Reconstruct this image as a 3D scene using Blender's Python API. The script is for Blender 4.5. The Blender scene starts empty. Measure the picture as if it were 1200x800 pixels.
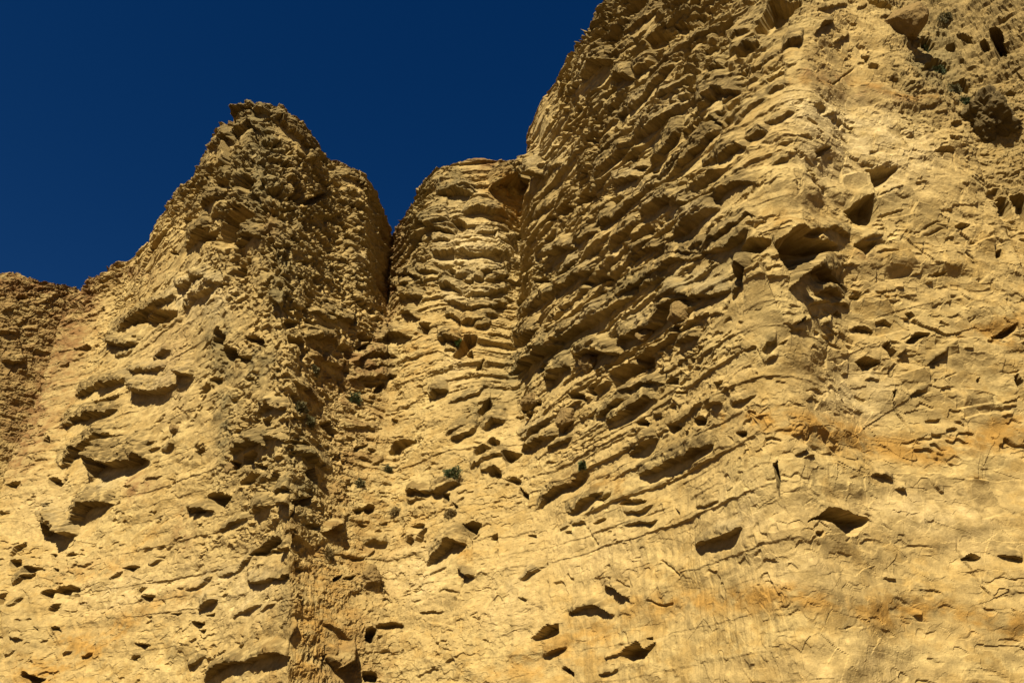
import bpy, math, random, time
T0 = time.time()
import numpy as np
from mathutils import Vector

R = math.radians
SC = bpy.context.scene
COL = SC.collection
rng = np.random.default_rng(11)
random.seed(11)

# ------------------------------------------------------------------ camera
PITCH = R(30.0)
CAMZ = 1.7
FPX = 942.0                                    # focal length in pixels of a 1200 px wide picture
cam_d = bpy.data.cameras.new('camera')
cam_d.sensor_width = 36.0
cam_d.lens = 36.0 * FPX / 1200.0
cam_d.clip_start = 0.1
cam_d.clip_end = 3000.0
cam = bpy.data.objects.new('camera', cam_d)
cam.location = (0, 0, CAMZ)
cam.rotation_euler = (math.pi / 2 + PITCH, 0, 0)
COL.objects.link(cam)
SC.camera = cam

# ------------------------------------------------------------------ sky, sun, exposure
SUN_EL = R(46.0)
SUN_AZ = R(18.0)       # degrees to the left of straight behind the camera
sun_dir = Vector((-math.sin(SUN_AZ) * math.cos(SUN_EL), -math.cos(SUN_AZ) * math.cos(SUN_EL), math.sin(SUN_EL)))
world = bpy.data.worlds.new('World')
SC.world = world
world.use_nodes = True
wn, wl = world.node_tree.nodes, world.node_tree.links
bg = wn['Background']
sky = wn.new('ShaderNodeTexSky')
sky.sky_type = 'NISHITA'
sky.sun_disc = False
sky.sun_elevation = SUN_EL
sky.sun_rotation = math.atan2(sun_dir.x, sun_dir.y)
sky.altitude = 0
sky.air_density = 1.0
sky.dust_density = 0.2
sky.ozone_density = 4.0
hs = wn.new('ShaderNodeHueSaturation')
hs.inputs['Hue'].default_value = 0.512
hs.inputs['Saturation'].default_value = 1.35
hs.inputs['Value'].default_value = 0.36
wl.new(sky.outputs[0], hs.inputs['Color'])
wl.new(hs.outputs[0], bg.inputs['Color'])
bg.inputs['Strength'].default_value = 0.05
sl = bpy.data.lights.new('sun', 'SUN')
sl.energy = 5.0
sl.angle = R(0.5)
sl.color = (1.0, 0.875, 0.63)
sun = bpy.data.objects.new('sun', sl)
sun.rotation_euler = sun_dir.to_track_quat('Z', 'Y').to_euler()
COL.objects.link(sun)
SC.view_settings.view_transform = 'Standard'
SC.view_settings.look = 'None'
SC.view_settings.gamma = 1.0
SC.view_settings.exposure = 1.26

# ------------------------------------------------------------------ noise
f4 = np.float32
def _hash(ix, iy, iz, seed):
    h = (ix.astype(np.uint32) * np.uint32(374761393) + iy.astype(np.uint32) * np.uint32(668265263)
         + iz.astype(np.uint32) * np.uint32(2147483647) + np.uint32(seed * 974711 + 12345))
    h = (h ^ (h >> np.uint32(13))) * np.uint32(1274126177)
    return h ^ (h >> np.uint32(16))
_G = rng.normal(size=(256, 3)); _G = (_G / np.linalg.norm(_G, axis=1, keepdims=True)).astype(f4)
_GX, _GY, _GZ = [np.ascontiguousarray(_G[:, k]) for k in range(3)]
_PT = rng.permutation(256).astype(np.uint8)
def perlin(x, y, z, seed=0):
    x = x + f4(seed * 1.37 % 211); y = y + f4(seed * 2.71 % 157); z = z + f4(seed * .73 % 97)
    xi = np.floor(x); yi = np.floor(y); zi = np.floor(z)
    fx = x - xi; fy = y - yi; fz = z - zi
    xi = xi.astype(np.int32).astype(np.uint8); yi = yi.astype(np.int32).astype(np.uint8); zi = zi.astype(np.int32).astype(np.uint8)
    u = fx * fx * fx * (fx * (fx * 6 - 15) + 10)
    v = fy * fy * fy * (fy * (fy * 6 - 15) + 10)
    w = fz * fz * fz * (fz * (fz * 6 - 15) + 10)
    one = np.uint8(1)
    A0 = _PT[xi]; A1 = _PT[xi + one]; yi1 = yi + one; zi1 = zi + one
    fx1 = fx - 1; fy1 = fy - 1; fz1 = fz - 1
    B00 = _PT[A0 + yi]; B10 = _PT[A1 + yi]; B01 = _PT[A0 + yi1]; B11 = _PT[A1 + yi1]
    def g(B, zz, dx, dy, dz):
        k = _PT[B + zz]
        return _GX[k] * dx + _GY[k] * dy + _GZ[k] * dz
    def lp(a, b, t): return a + t * (b - a)
    x00 = lp(g(B00, zi, fx, fy, fz), g(B10, zi, fx1, fy, fz), u)
    x10 = lp(g(B01, zi, fx, fy1, fz), g(B11, zi, fx1, fy1, fz), u)
    x01 = lp(g(B00, zi1, fx, fy, fz1), g(B10, zi1, fx1, fy, fz1), u)
    x11 = lp(g(B01, zi1, fx, fy1, fz1), g(B11, zi1, fx1, fy1, fz1), u)
    return lp(lp(x00, x10, v), lp(x01, x11, v), w) * f4(1.6)
from concurrent.futures import ThreadPoolExecutor
_pool = ThreadPoolExecutor(6)
_perlin1 = perlin
def perlin(x, y, z, seed=0):
    x = np.asarray(x, f4); y = np.asarray(y, f4); z = np.asarray(z, f4)
    if x.ndim < 2 or x.shape[0] < 64: return _perlin1(x, y, z, seed)
    parts = np.array_split(np.arange(x.shape[0]), 12)
    f = [_pool.submit(_perlin1, x[p[0]:p[-1] + 1], y[p[0]:p[-1] + 1], z[p[0]:p[-1] + 1], seed) for p in parts]
    return np.concatenate([q.result() for q in f], 0)
def h01(ix, iy, seed, k=0):
    return (_hash(ix, iy, np.full_like(ix, k), seed) / 4294967295.0).astype(f4)
def fbm(p, sx, sz, oct=3, seed=0, gain=.5):
    out = 0; a = 1.0; f = 1.0
    for o in range(oct):
        out = out + a * perlin(p[0] / sx * f, p[1] / sx * f, p[2] / sz * f, seed + 17 * o)
        a *= gain; f *= 2.03
    return out
def smooth(a, b, x):
    t = np.clip((x - a) / (b - a), 0, 1)
    return t * t * (3 - 2 * t)
_RT = rng.random((65536 + 5 * 4096, 1)).astype(f4).ravel()
def voronoi(S, Z, cs, cz, seed):
    """nearest and second distance, three random numbers of the cell and the offset from its seed"""
    a = (S / f4(cs)).astype(f4); b = (Z / f4(cz)).astype(f4)
    ia = np.floor(a).astype(np.int32); ib = np.floor(b).astype(np.int32)
    off = (seed * 977) % 4096
    d1 = np.full(S.shape, 9., f4); d2 = np.full(S.shape, 9., f4)
    kk = np.zeros(S.shape, np.int32)
    ox = np.zeros(S.shape, f4); oy = np.zeros(S.shape, f4)
    for i in (-1, 0, 1):
        for j in (-1, 0, 1):
            ca = ia + i; cb = ib + j
            k = ((ca & 255) << 8) + ((cb * 7 + ca * 3) & 255) + off
            da = a - ca - (f4(.1) + f4(.8) * _RT[k]); db = b - cb - (f4(.1) + f4(.8) * _RT[k + 4096])
            d = np.sqrt(da * da + db * db)
            m = d < d1
            d2 = np.where(m, d1, np.minimum(d2, d))
            d1 = np.where(m, d, d1)
            ox = np.where(m, da, ox); oy = np.where(m, db, oy); kk = np.where(m, k, kk)
    return d1, d2, _RT[kk + 8192], _RT[kk + 2 * 4096 + 2048], _RT[kk + 3 * 4096 + 700], ox, oy
_vor1 = voronoi
def voronoi(S, Z, cs, cz, seed):
    parts = np.array_split(np.arange(S.shape[0]), 12)
    f = [_pool.submit(_vor1, S[p[0]:p[-1] + 1], Z[p[0]:p[-1] + 1], cs, cz, seed) for p in parts]
    r = [q.result() for q in f]
    return tuple(np.concatenate([a[k] for a in r], 0) for k in range(7))

def project(X, Y, Z):
    """world -> pixels of the 1200 x 800 photograph"""
    c, s = math.cos(PITCH), math.sin(PITCH)
    dz = Z - CAMZ
    fw = np.maximum(Y * c + dz * s, 1.0)
    up = -Y * s + dz * c
    return 600 + FPX * X / fw, 400 - FPX * up / fw, fw

# ------------------------------------------------------------------ the cliff line: plan position of each column at seven heights
LV = [-1, 6, 13, 20, 28, 35]
COLS = [  # positions at heights LV, then rim (x, y, z), region
 ([(-95,60),(-95,61),(-95,62),(-95,63),(-95,64),(-95,65)], (-95,66,42)),
 ([(-62,52),(-62,53),(-62,54.5),(-62,56),(-62,57.5),(-62,59)], (-62,60,42.5)),
 ([(-46,50),(-47,51),(-47.5,53),(-48,55),(-48,56.5),(-48,57.5)], (-48,58.5,43)),
 ([(-34,50),(-36,51.5),(-38,53.5),(-39.5,55.5),(-41,57.5),(-41.5,59)], (-42,60,42.8)),
 ([(-30.5,51),(-32.5,52.5),(-34.4,54.5),(-36.6,57),(-38.3,59.5),(-39,61)], (-39.3,62.5,43)),
 ([(-29,45),(-30,46),(-31.5,47.5),(-33.3,50.2),(-35.3,54),(-36,55.5)], (-36.4,57.2,41.2)),
 ([(-25.5,43.5),(-26.5,44.5),(-28,46.5),(-30,49),(-31.5,52.2),(-32.5,54.5)], (-33,56.5,41.8)),
 ([(-19,40.5),(-20,42),(-21.5,43.5),(-23,45),(-24.5,46.5),(-25.3,47.3)], (-26,48.1,42)),
 ([(-15.5,38.6),(-16.4,40.2),(-17.5,41.2),(-19,42.3),(-20.6,43),(-21.6,43)], (-22.2,43.2,42)),
 ([(-11.3,36),(-12.2,37),(-13.2,38),(-15,39),(-16.8,39.4),(-18.2,39)], (-19,39.2,42)),
 ([(-7.5,31.5),(-8.5,32.5),(-9.6,33.5),(-11,34.7),(-13,36),(-14.8,37)], (-16.4,38,42.2)),
 ([(-7,32.3),(-7.8,33.3),(-8.9,35),(-10.3,36.7),(-11.6,38),(-13,38.7)], (-14.3,39.4,42)),
 ([(-6.5,33),(-7.2,34),(-8.3,36.3),(-9.6,38.5),(-10.6,40.2),(-12.2,41.6)], (-13.1,43,42)),
 ([(-5.5,33.3),(-6,34.6),(-7,37.5),(-8.2,40.5),(-9.2,42.6),(-10,44)], (-10.7,45.3,42)),
 ([(-4.5,33.3),(-5,34.8),(-5.8,38),(-6.8,41.3),(-8,44.6),(-9.2,49.5)], (-9.6,51.5,41.5)),
 ([(-3.5,33),(-4,34),(-4.6,37),(-5.5,40.3),(-6.6,43.2),(-7.6,46)], (-7.8,48.5,42)),
 ([(-2,32.2),(-2.4,33),(-2.8,35.6),(-3.4,39),(-4.4,41.6),(-5.2,43)], (-5.3,44.5,42)),
 ([(-.8,31),(-1,32),(-1.2,34.8),(-1.7,38.3),(-1.8,41.2),(-1.6,42.6)], (-1.5,43.4,42)),
 ([(.5,30),(.4,31),(.3,34),(.1,38.2),(.3,42),(.6,44)], (.8,45,42)),
 ([(2.2,28.8),(2,29.8),(1.6,32.8),(1,36),(1.1,38.4),(1.15,39.7)], (1.2,40.7,42)),
 ([(5.5,25.3),(5.4,26),(5.3,27.4),(5,28.6),(5,29.6),(5.2,30.2)], (5.7,30.5,42)),
 ([(8.1,22.3),(8,22.6),(8,22.6),(9,21.8),(11.2,22.3),(13,22.9)], (13.8,23.4,43)),
 ([(11.8,24.2),(11.8,24.3),(11.8,24.4),(12.6,23.5),(14.2,23.5),(15.6,23.8)], (16,24.4,43)),
 ([(15.7,24.8),(15.8,24.9),(15.8,24.9),(16,24.1),(16.6,23.9),(17.2,24.1)], (17.3,24.8,43)),
 ([(19.6,25.3),(19.6,25.4),(19.4,25.2),(19,24.6),(18.6,24.5),(18.4,24.8)], (18.4,25.6,44.5)),
 ([(21.6,27.2),(21.6,27.4),(21.6,27.8),(21.2,28.4),(20.8,29.2),(20.6,30)], (20.8,30.8,47)),
 ([(25,28.5),(25,28.8),(25,29.2),(25,30),(25.2,31),(25.3,31.6)], (25.5,32.4,50)),
 ([(31,25),(31,25.2),(30.6,25.6),(30.4,26.2),(30.2,27),(30.2,27.6)], (30.3,29,50)),
 ([(45,20),(45,20.5),(45,21),(45,22),(45,23),(45,24)], (45,25,47)),
 ([(62,12),(62,13),(62,14),(62,15),(62,16),(62,17)], (62,18,43)),
]
NC = len(COLS)
LO_R = 1.0            # sampling density (samples per photograph pixel)
DENS_C, DENS_R = .93, .86
ctrl = np.zeros((NC, 8, 3))
for i, (lv, rim) in enumerate(COLS):
    for k in range(6): ctrl[i, k] = (*lv[k], LV[k])
    ctrl[i, 6] = rim
    # the turf plateau behind the rim
    d = np.array([rim[0] * .5, 60.0]); ctrl[i, 7] = (rim[0] + d[0], rim[1] + d[1], rim[2] - 1.5)
def hermite(P, ts, sharp=()):
    """interpolate rows of P (n, ...) at parameters ts with damped Catmull-Rom"""
    n = len(P)
    i = np.clip(np.floor(ts).astype(int), 0, n - 2); t = (ts - i)
    t = t.reshape((-1,) + (1,) * (P.ndim - 1))
    T = np.zeros_like(P); T[1:-1] = (P[2:] - P[:-2]) * .5
    d = P[1:] - P[:-1]
    T[1:-1] = np.sign(T[1:-1]) * np.minimum(np.abs(T[1:-1]), 1.2 * np.minimum(np.abs(d[1:]), np.abs(d[:-1])))
    T[0] = d[0]; T[-1] = d[-1]
    for k, q in sharp: T[k] *= q
    h1 = 2*t**3 - 3*t**2 + 1; h2 = -2*t**3 + 3*t**2; h3 = t**3 - 2*t**2 + t; h4 = t**3 - t**2
    return h1 * P[i] + h2 * P[i + 1] + h3 * T[i] + h4 * T[i + 1]
# parameter samples, spaced so that faces come out about one pixel large
pxc, pyc, _ = project(ctrl[..., 0], ctrl[..., 1], ctrl[..., 2])
cs = []
for i in range(NC - 1):
    a, b = pxc[i, :7], pxc[i + 1, :7]
    span = np.percentile(np.abs(b - a)[1:7], 75)
    # outside the frame: coarse
    if np.max(np.maximum(a, b)[1:6]) < -10 or np.min(np.minimum(a, b)[1:6]) > 1215: n = 24
    else: n = max(10, int(span * DENS_C))
    n = min(n, {2: 100, 26: 170}.get(i, 260))
    cs.append(i + np.arange(n) / n)
US = np.concatenate(cs + [[NC - 1]])
rs = []
for k in range(7):
    span = np.percentile(np.abs(pyc[3:25, k + 1] - pyc[3:25, k]), 88)
    if k == 0: n = 135
    elif k == 6: n = 24
    else: n = int(span * DENS_R * (1.35 if k == 5 else 1))
    e = np.arange(n) / n
    if k == 6: e = e ** 1.8
    if k == 0: e = e ** .6
    rs.append(k + e)
VS = np.concatenate(rs + [[7.0]])
tmp = hermite(ctrl, US, ((5, .3), (10, .35), (14, .5), (19, .4), (24, .5)))                                   # (nu, 8, 3)
base = hermite(np.swapaxes(tmp, 0, 1), VS)                # (nv, nu, 3)
NV, NU = base.shape[:2]
rim_row = int(np.searchsorted(VS, 6.0))
Vv = np.repeat(VS[:, None], NU, 1)
X, Y, Z = [base[..., k].astype(f4) for k in range(3)]
# arc length at mid height as the along-wall coordinate
mid = base[int(np.searchsorted(VS, 3.0))]
seg = np.hypot(np.diff(mid[:, 0]), np.diff(mid[:, 1]))
S1 = np.concatenate([[0], np.cumsum(seg)])
S = np.repeat(S1[None, :], NV, 0).astype(f4)
def normals(X, Y, Z):
    P = np.stack([X, Y, Z], -1)
    du = np.gradient(P, axis=1); dv = np.gradient(P, axis=0)
    n = np.cross(du, dv)
    n /= np.maximum(np.linalg.norm(n, axis=-1, keepdims=True), 1e-9)
    return n
def blur(A, ru, rv):
    for ax, r in ((1, ru), (0, rv)):
        if r < 1: continue
        for _ in range(2):
            pad = [(0, 0)] * A.ndim; pad[ax] = (r + 1, r)
            c = np.cumsum(np.pad(A, pad, mode='edge'), axis=ax)
            n = A.shape[ax]
            hi = np.take(c, np.arange(2 * r + 1, 2 * r + 1 + n), axis=ax)
            lo = np.take(c, np.arange(0, n), axis=ax)
            A = (hi - lo) / (2 * r + 1)
    return A
Nn = normals(X, Y, Z)
Nb = blur(Nn, 14, 14)
Nb[..., 2] *= 0.35
top = smooth(6.0, 6.04, Vv)
Nb[..., 2] += top * 1.5
Nb /= np.linalg.norm(Nb, axis=-1, keepdims=True)
if np.mean(Nb[:rim_row, :, 1]) > 0: Nb = -Nb
P3 = [X, Y, Z]
PX, PY, FW = project(X, Y, Z)
wallm = 1 - smooth(6.0, 6.03, Vv)

# ------------------------------------------------------------------ surveyed relief
# Each entry: sheet origin in the photograph, then shapes.  L = projecting ledge with its shaded underside,
# N = hollow, C = crack.  Shapes are x,top,bottom triples (cracks: x,y pairs) in fifths of a pixel.
SHEETS = [
((0,320),"""L 390 700 750 500 650 712 600 625 682 700 600 642
L 705 670 760 740 665 775 800 665 735 850 660 700 900 650 680 950 620 655
L 710 560 575 760 560 605 830 560 590 880 545 575 920 530 540
L 880 500 540 930 450 505 965 440 470
L 580 380 420 620 400 465 680 400 440 720 380 405
L 615 330 355 680 290 335 760 240 300 830 190 260 900 150 215 970 110 150
N 750 290 295 790 265 320 850 215 290
N 850 270 330 900 210 310 960 215 290 1030 230 260
L 1040 180 225 1080 120 215 1140 100 150 1200 60 120
L 980 60 90 1040 60 110 1100 10 70 1160 0 30
N 500 265 285 560 245 265 600 205 225
N 360 555 560 390 535 560 412 530 545
N 440 440 470 480 435 450 520 430 480 540 430 450
L 640 480 500 700 470 500 740 440 460
L 960 570 620 990 560 650 1030 570 600
N 540 750 800 600 745 790 650 725 770 700 710 730
N 100 130 150 130 125 165 160 140 150
L 0 210 220 50 190 215 90 185 190
L 130 325 330 180 320 332 230 325 330
L 0 345 365 60 340 370 100 340 350
L 0 495 530 60 505 560 120 500 530 170 500 510"""),
((0,480),"""L 300 75 80 350 65 105 400 20 95 480 10 90 560 -5 55 620 -20 10
L 260 300 325 310 300 330 370 230 325 430 180 290 490 150 240 540 120 215 600 120 160
L 420 360 430 450 300 440 490 250 420 540 280 385 600 280 365 660 255 345 700 215 335 745 250 280
L 610 210 240 640 200 255 700 185 225 760 185 215 800 165 180
N 245 185 190 270 165 215 295 170 190
N 30 435 436 80 430 475 130 430 440
N 0 605 630 50 600 605
L 310 680 690 340 620 690 380 560 695 420 530 680 460 515 640 500 520 600 550 520 570 580 520 535
L 135 690 720 160 620 800 200 640 780 250 690 745 310 680 700
N 265 590 600 295 550 635 312 545 630
N 290 400 440 320 395 465 370 420 435 385 370 410
L 835 395 405 880 385 400 930 380 385
N 870 600 601 895 590 605 915 592 600
N 915 660 670 945 640 660
L 1045 580 610 1080 572 615 1130 570 600 1200 575 610
N 1150 250 290 1170 230 320 1190 200 250
L 780 240 250 820 190 220 870 180 200
L 840 225 235 910 215 225
L 920 235 240 990 185 225
L 650 150 160 720 140 150"""),
((0,640),"""N 65 30 60 90 0 40 160 -10 10
N 60 80 100 90 75 130 120 80 100
N 145 120 145 170 110 150 220 125 135 260 135 138
N 135 165 190 170 150 190 205 150 165
L 45 215 225 80 180 225 125 150 180
N 390 45 50 420 35 60 445 45 50
N 285 45 46 305 45 80 320 55 60
N 310 130 131 330 125 150 350 135 145
L 440 110 115 480 105 125 515 82 90
N 715 125 127 760 108 153 815 120 122
N 315 265 270 350 237 290 390 235 298 410 237 270
N 411 235 270 430 235 275 455 250 270
N 250 275 285 285 255 330 315 260 290
N 290 360 365 320 330 395 350 335 340
L 55 350 355 90 320 350 120 300 315
N 0 300 370 40 275 300
N 315 475 500 355 478 503
N 215 480 482 240 485 500
N 805 260 280 830 235 275 855 240 242
N 840 295 300 860 290 345 905 290 300
N 800 575 577 830 570 608 870 572 575
N 755 655 660 780 642 670 810 640 650
C 705 690 740 665 770 685 815 685
C 385 20 390 90 405 130
L 350 630 640 390 605 625
L 450 640 650 500 610 640
N 115 750 755 150 733 785 200 755 800 250 772 775
N 1130 445 475 1150 445 495 1190 445 460
L 1060 700 720 1100 690 725 1130 670 690 1170 635 650
L 870 110 120 930 70 90
N 640 190 192 680 160 185 705 150 160
L 1080 250 255 1140 225 240 1200 170 205
L 1110 370 375 1160 320 375 1210 300 370
N 1010 400 402 1040 395 412 1060 392 395
L 0 640 660 60 600 610
L 45 520 530 110 535 545
C 100 440 180 430"""),
((200,640),"""L 140 790 800 200 730 790 300 665 730 400 672 690 460 640 700 520 620 690 560 610 670 620 620 690 660 640 670
L 385 190 260 420 195 250 460 195 220 540 180 195 600 165 185 660 140 175
L 460 45 65 540 0 60 600 0 45 650 -10 10
L 90 245 250 150 225 240 220 170 190
L 260 180 190 320 150 180 350 150 160 400 90 120 450 40 60
N 750 110 120 775 115 150 800 130 135
L 355 415 418 420 370 395 495 335 350
L 505 375 385 590 335 350
N 205 400 405 250 393 415
N 165 490 500 190 490 520 205 490 500
N 1020 180 183 1050 175 208 1080 172 180
N 955 180 215 1000 165 180
N 1145 500 560 1170 490 580 1200 490 530
L 1000 620 650 1050 680 780 1110 640 780
N 1140 730 790 1200 740 790
N 660 650 655 690 645 670
L 900 430 440 960 470 500 1060 540 560
L 700 530 560 760 450 480
C 690 190 700 280
L 260 630 640 310 600 615
N 410 590 610 425 570 605"""),
((220,500),"""N 110 400 410 150 380 470 190 378 505 250 400 415
N 235 225 240 262 205 262 295 215 240
N 45 150 190 65 110 220 78 130 160
L 180 140 165 240 110 150 300 70 160 340 60 140 375 100 115
L 410 60 70 450 50 90 500 60 80
N 330 170 220 370 145 225 400 150 180
N 305 320 345 350 270 350 420 280 290
N 395 225 240 430 220 255 445 230 250
L 460 390 400 500 350 390 545 335 410 575 345 380
L 470 430 485 520 430 490 575 430 465
L 340 480 545 400 460 500 440 460 480
L 180 610 620 250 560 600 325 530 545
N 0 475 500 55 470 500 60 490 515 105 475 490
N 580 160 190 600 145 215 640 150 175
N 675 270 290 700 235 320 740 240 335 755 300 330
L 700 140 160 740 150 230 780 180 265 800 190 200 880 240 255
N 620 440 460 660 400 455 720 420 450
N 590 520 550 630 475 490
N 700 565 575 740 562 600 780 575 600
N 365 740 750 440 690 765 500 640 740 555 650 690
N 955 490 495 985 475 520 1020 480 510
N 1025 470 500 1060 455 520 1090 465 500
L 1050 660 680 1100 660 690 1160 665 685
L 865 600 610 905 560 605 950 560 575
N 1005 570 575 1050 575 585
N 1125 570 572 1170 560 575
L 1060 750 755 1100 720 735
N 940 760 762 980 770 790 1035 770 785
N 560 90 110 600 70 100 700 100 120
L 1000 170 185 1050 170 190 1095 210 215 1140 180 195
N 980 130 135 1010 110 130 1045 105 120"""),
((220,360),"""N 160 190 200 190 120 240 220 170 230
N 200 240 300 240 230 325 285 245 300
N 286 290 320 330 290 335 375 290 310
N 340 175 190 380 165 215 440 185 235
N 545 100 110 580 65 135 640 80 110
N 500 230 270 530 190 240
N 590 170 210 640 180 220 670 185 310 700 260 320
N 335 410 430 380 405 425
N 130 425 430 165 405 460 192 405 440
N 75 480 500 100 440 500 120 450 475
N 125 620 650 150 600 660
C 245 545 215 600 205 640
L 385 590 600 430 550 615 480 580 600 530 560 600
N 455 655 700 475 648 710 495 650 705
L 610 400 410 660 450 480 720 470 520 760 520 550 800 560 570
N 780 690 700 830 665 740 880 730 760
L 760 150 200 800 150 215 860 160 200 925 180 195
L 740 280 290 800 305 325
L 820 310 330 870 330 365 940 350 370
L 850 420 422 890 430 440
L 745 20 25 800 40 70 890 80 115
L 840 0 30 900 40 90 960 70 120 1000 80 130
N 990 150 180 1020 140 210 1070 190 205
N 990 240 275 1030 218 260 1060 220 230
L 990 315 325 1060 270 300 1150 250 290 1190 270 310
L 1050 350 380 1120 330 360 1190 330 360
L 985 410 415 1030 400 430 1100 385 425 1190 380 435
N 1050 450 460 1090 435 465 1120 445 460
N 1095 490 500 1130 440 495 1150 445 470
L 270 790 800 310 760 800 350 755 790"""),
((120,220),"""N 660 260 330 700 150 360 760 120 350 820 100 300 890 150 190
L 760 320 345 810 250 340 900 270 290
N 780 490 530 810 430 545 845 470 500
N 690 570 600 735 570 580
L 545 610 630 600 540 600 665 550 570
L 440 700 720 480 620 700 535 600 650
L 920 650 660 960 620 680 1020 650 690 1080 640 730
N 385 370 385 430 360 390
L 440 350 380 500 290 370 550 200 300
N 560 290 310 620 240 320 650 250 290
N 440 235 240 465 222 245 485 230 240"""),
((200,110),"""L 310 100 130 370 65 130 450 55 110 540 60 115 585 80 110
L 330 200 240 380 160 240 430 110 190 500 180 190
L 190 330 390 250 260 340 290 200 290 330 240 260
L 590 90 110 650 110 190 700 190 230 800 250 290 880 330 390
N 480 230 240 495 220 250
L 860 350 400 900 350 400
N 640 430 440 670 410 460 690 430 450
N 690 590 630 740 570 660 785 600 650
N 660 350 370 690 330 380 715 350 375
N 400 500 550 440 460 590 480 500 540
N 270 520 560 330 485 560 345 500 530
L 140 660 690 200 600 670 260 580 600
L 700 480 520 760 490 550
L 1000 450 460 1080 460 500 1150 530 570 1190 600 640
N 785 630 650 840 600 650 900 560 600
N 120 550 580 170 520 570
N 60 720 740 100 700 750 120 720 730"""),
((400,160),"""L 885 225 250 950 208 295 1010 203 312 1065 195 325
L 885 260 265 940 300 330 1000 300 335
L 510 300 320 600 280 340 700 270 340 760 290 330
L 660 240 250 740 250 265
L 700 420 440 800 390 450 900 400 440 970 420 445
L 420 480 510 500 500 540 600 510 555 650 520 550
N 640 490 500 690 480 545 725 510 530
L 790 540 550 850 540 570 930 535 560 1000 540 555
L 500 590 610 560 575 615 640 580 600
L 490 640 660 560 650 695 650 640 685
L 680 640 680 730 650 700 800 660 690 900 660 700 1010 670 690
L 1000 580 620 1020 620 660
L 700 770 790 800 785 800 900 770 795 1000 760 785
N 1065 60 330 1085 40 300 1110 100 210
L 890 170 190 960 150 190"""),
((400,300),"""L 295 105 115 340 95 120 420 95 110
L 400 60 75 480 65 90 550 80 90
L 275 175 190 330 150 180 380 150 165
L 295 220 235 360 210 245 425 205 250
L 330 320 330 370 310 345 410 340 360
L 545 130 160 600 120 175 650 150 185 690 170 190
N 610 80 95 650 75 120 668 90 110
L 580 220 240 640 240 270 700 260 290 760 290 325 850 280 315 920 265 300 990 250 290
L 700 190 200 760 205 240 830 210 240 900 190 225 990 170 205
L 690 110 130 760 120 145 840 120 160
L 860 120 135 920 105 138 990 100 125
L 590 320 345 640 330 365 690 360 385
L 780 345 355 850 330 360 915 335 355
L 700 370 410 780 365 410 870 360 370
L 780 400 430 840 400 430 880 390 400
N 460 400 450 495 390 475 525 400 430
L 530 450 485 600 455 520 690 480 530
L 595 540 550 640 530 560 665 545 555
N 665 580 600 700 540 615 740 480 580 790 480 510
N 740 590 600 770 565 610
L 990 480 530 1030 450 540 1080 410 460
N 1025 280 300 1050 240 310 1090 210 250
L 960 650 700 1020 600 690 1100 530 640 1200 500 570
L 1015 350 380 1080 300 340 1140 230 280 1200 210 260
L 1090 480 490 1140 460 500 1200 455 470
N 1140 640 670 1160 620 680 1175 640 650
N 800 640 660 830 620 660
N 205 380 390 250 380 400
C 430 200 440 300 450 390
C 695 380 690 480
L 230 480 490 290 430 490 340 450 490 380 470 480"""),
((400,440),"""L 480 100 130 530 60 125 590 50 85
L 620 150 165 720 110 140 800 85 115 850 45 60
N 800 210 230 840 150 240 875 130 180
L 815 270 310 870 230 315 940 215 230
L 610 340 365 650 300 340 710 270 290
L 630 370 380 670 350 400 740 300 370 775 250 290
N 280 440 460 310 390 475 350 385 440 425 380 390
N 1050 190 220 1090 150 215 1150 150 165
N 1015 235 245 1050 235 250
N 1065 250 260 1085 210 265 1105 215 240
L 1000 340 380 1060 350 380 1130 300 350 1190 250 290
N 775 440 460 820 400 465 860 420 440
N 855 370 390 890 355 415 925 380 400
N 940 440 470 980 440 545 1055 460 470
L 800 540 560 840 530 570 860 530 560
N 860 550 580 900 530 605 935 565 590
L 465 650 670 520 650 730 590 600 690 645 590 620
N 590 680 740 620 690 745 630 720 740
L 355 660 690 410 650 700 465 660 700
L 370 740 755 420 705 730 470 710 720
N 660 750 775 680 760 770
N 1045 660 700 1080 690 730 1090 700 730
N 975 620 625 1010 605 650 1045 610 640
N 295 265 290 325 265 275
L 30 290 295 150 300 325 220 310 330
N 75 425 445 110 405 430 150 410 415
N 155 430 432 180 420 455 205 440 445
N 135 45 60 180 38 70 215 45 55
N 195 90 100 230 45 100 250 50 75
N 120 140 150 190 150 165
N 430 60 65 460 60 75
L 740 520 545 830 470 520 945 410 450"""),
((400,580),"""L 440 380 410 480 330 410 540 270 385 600 230 350 680 240 290
N 705 175 180 740 160 210 760 155 265 820 165 180
N 410 185 190 450 170 205 480 170 190
N 380 270 320 415 235 280
N 430 260 300 470 210 290 500 190 220
C 690 160 760 270 760 350 715 470 650 740
L 515 460 475 600 410 420
L 640 400 420 690 440 480 735 455 470
L 560 565 568 610 548 560 680 565 568
L 1040 490 492 1100 450 495 1170 415 418
L 1050 615 616 1080 608 622
N 870 235 250 900 220 260
C 905 270 905 330 915 385
L 410 615 618 455 600 605
N 20 485 490 50 475 505 80 475 480
N 205 765 780 260 750 790 340 755 770
L 450 685 690 580 665 675"""),
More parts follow.
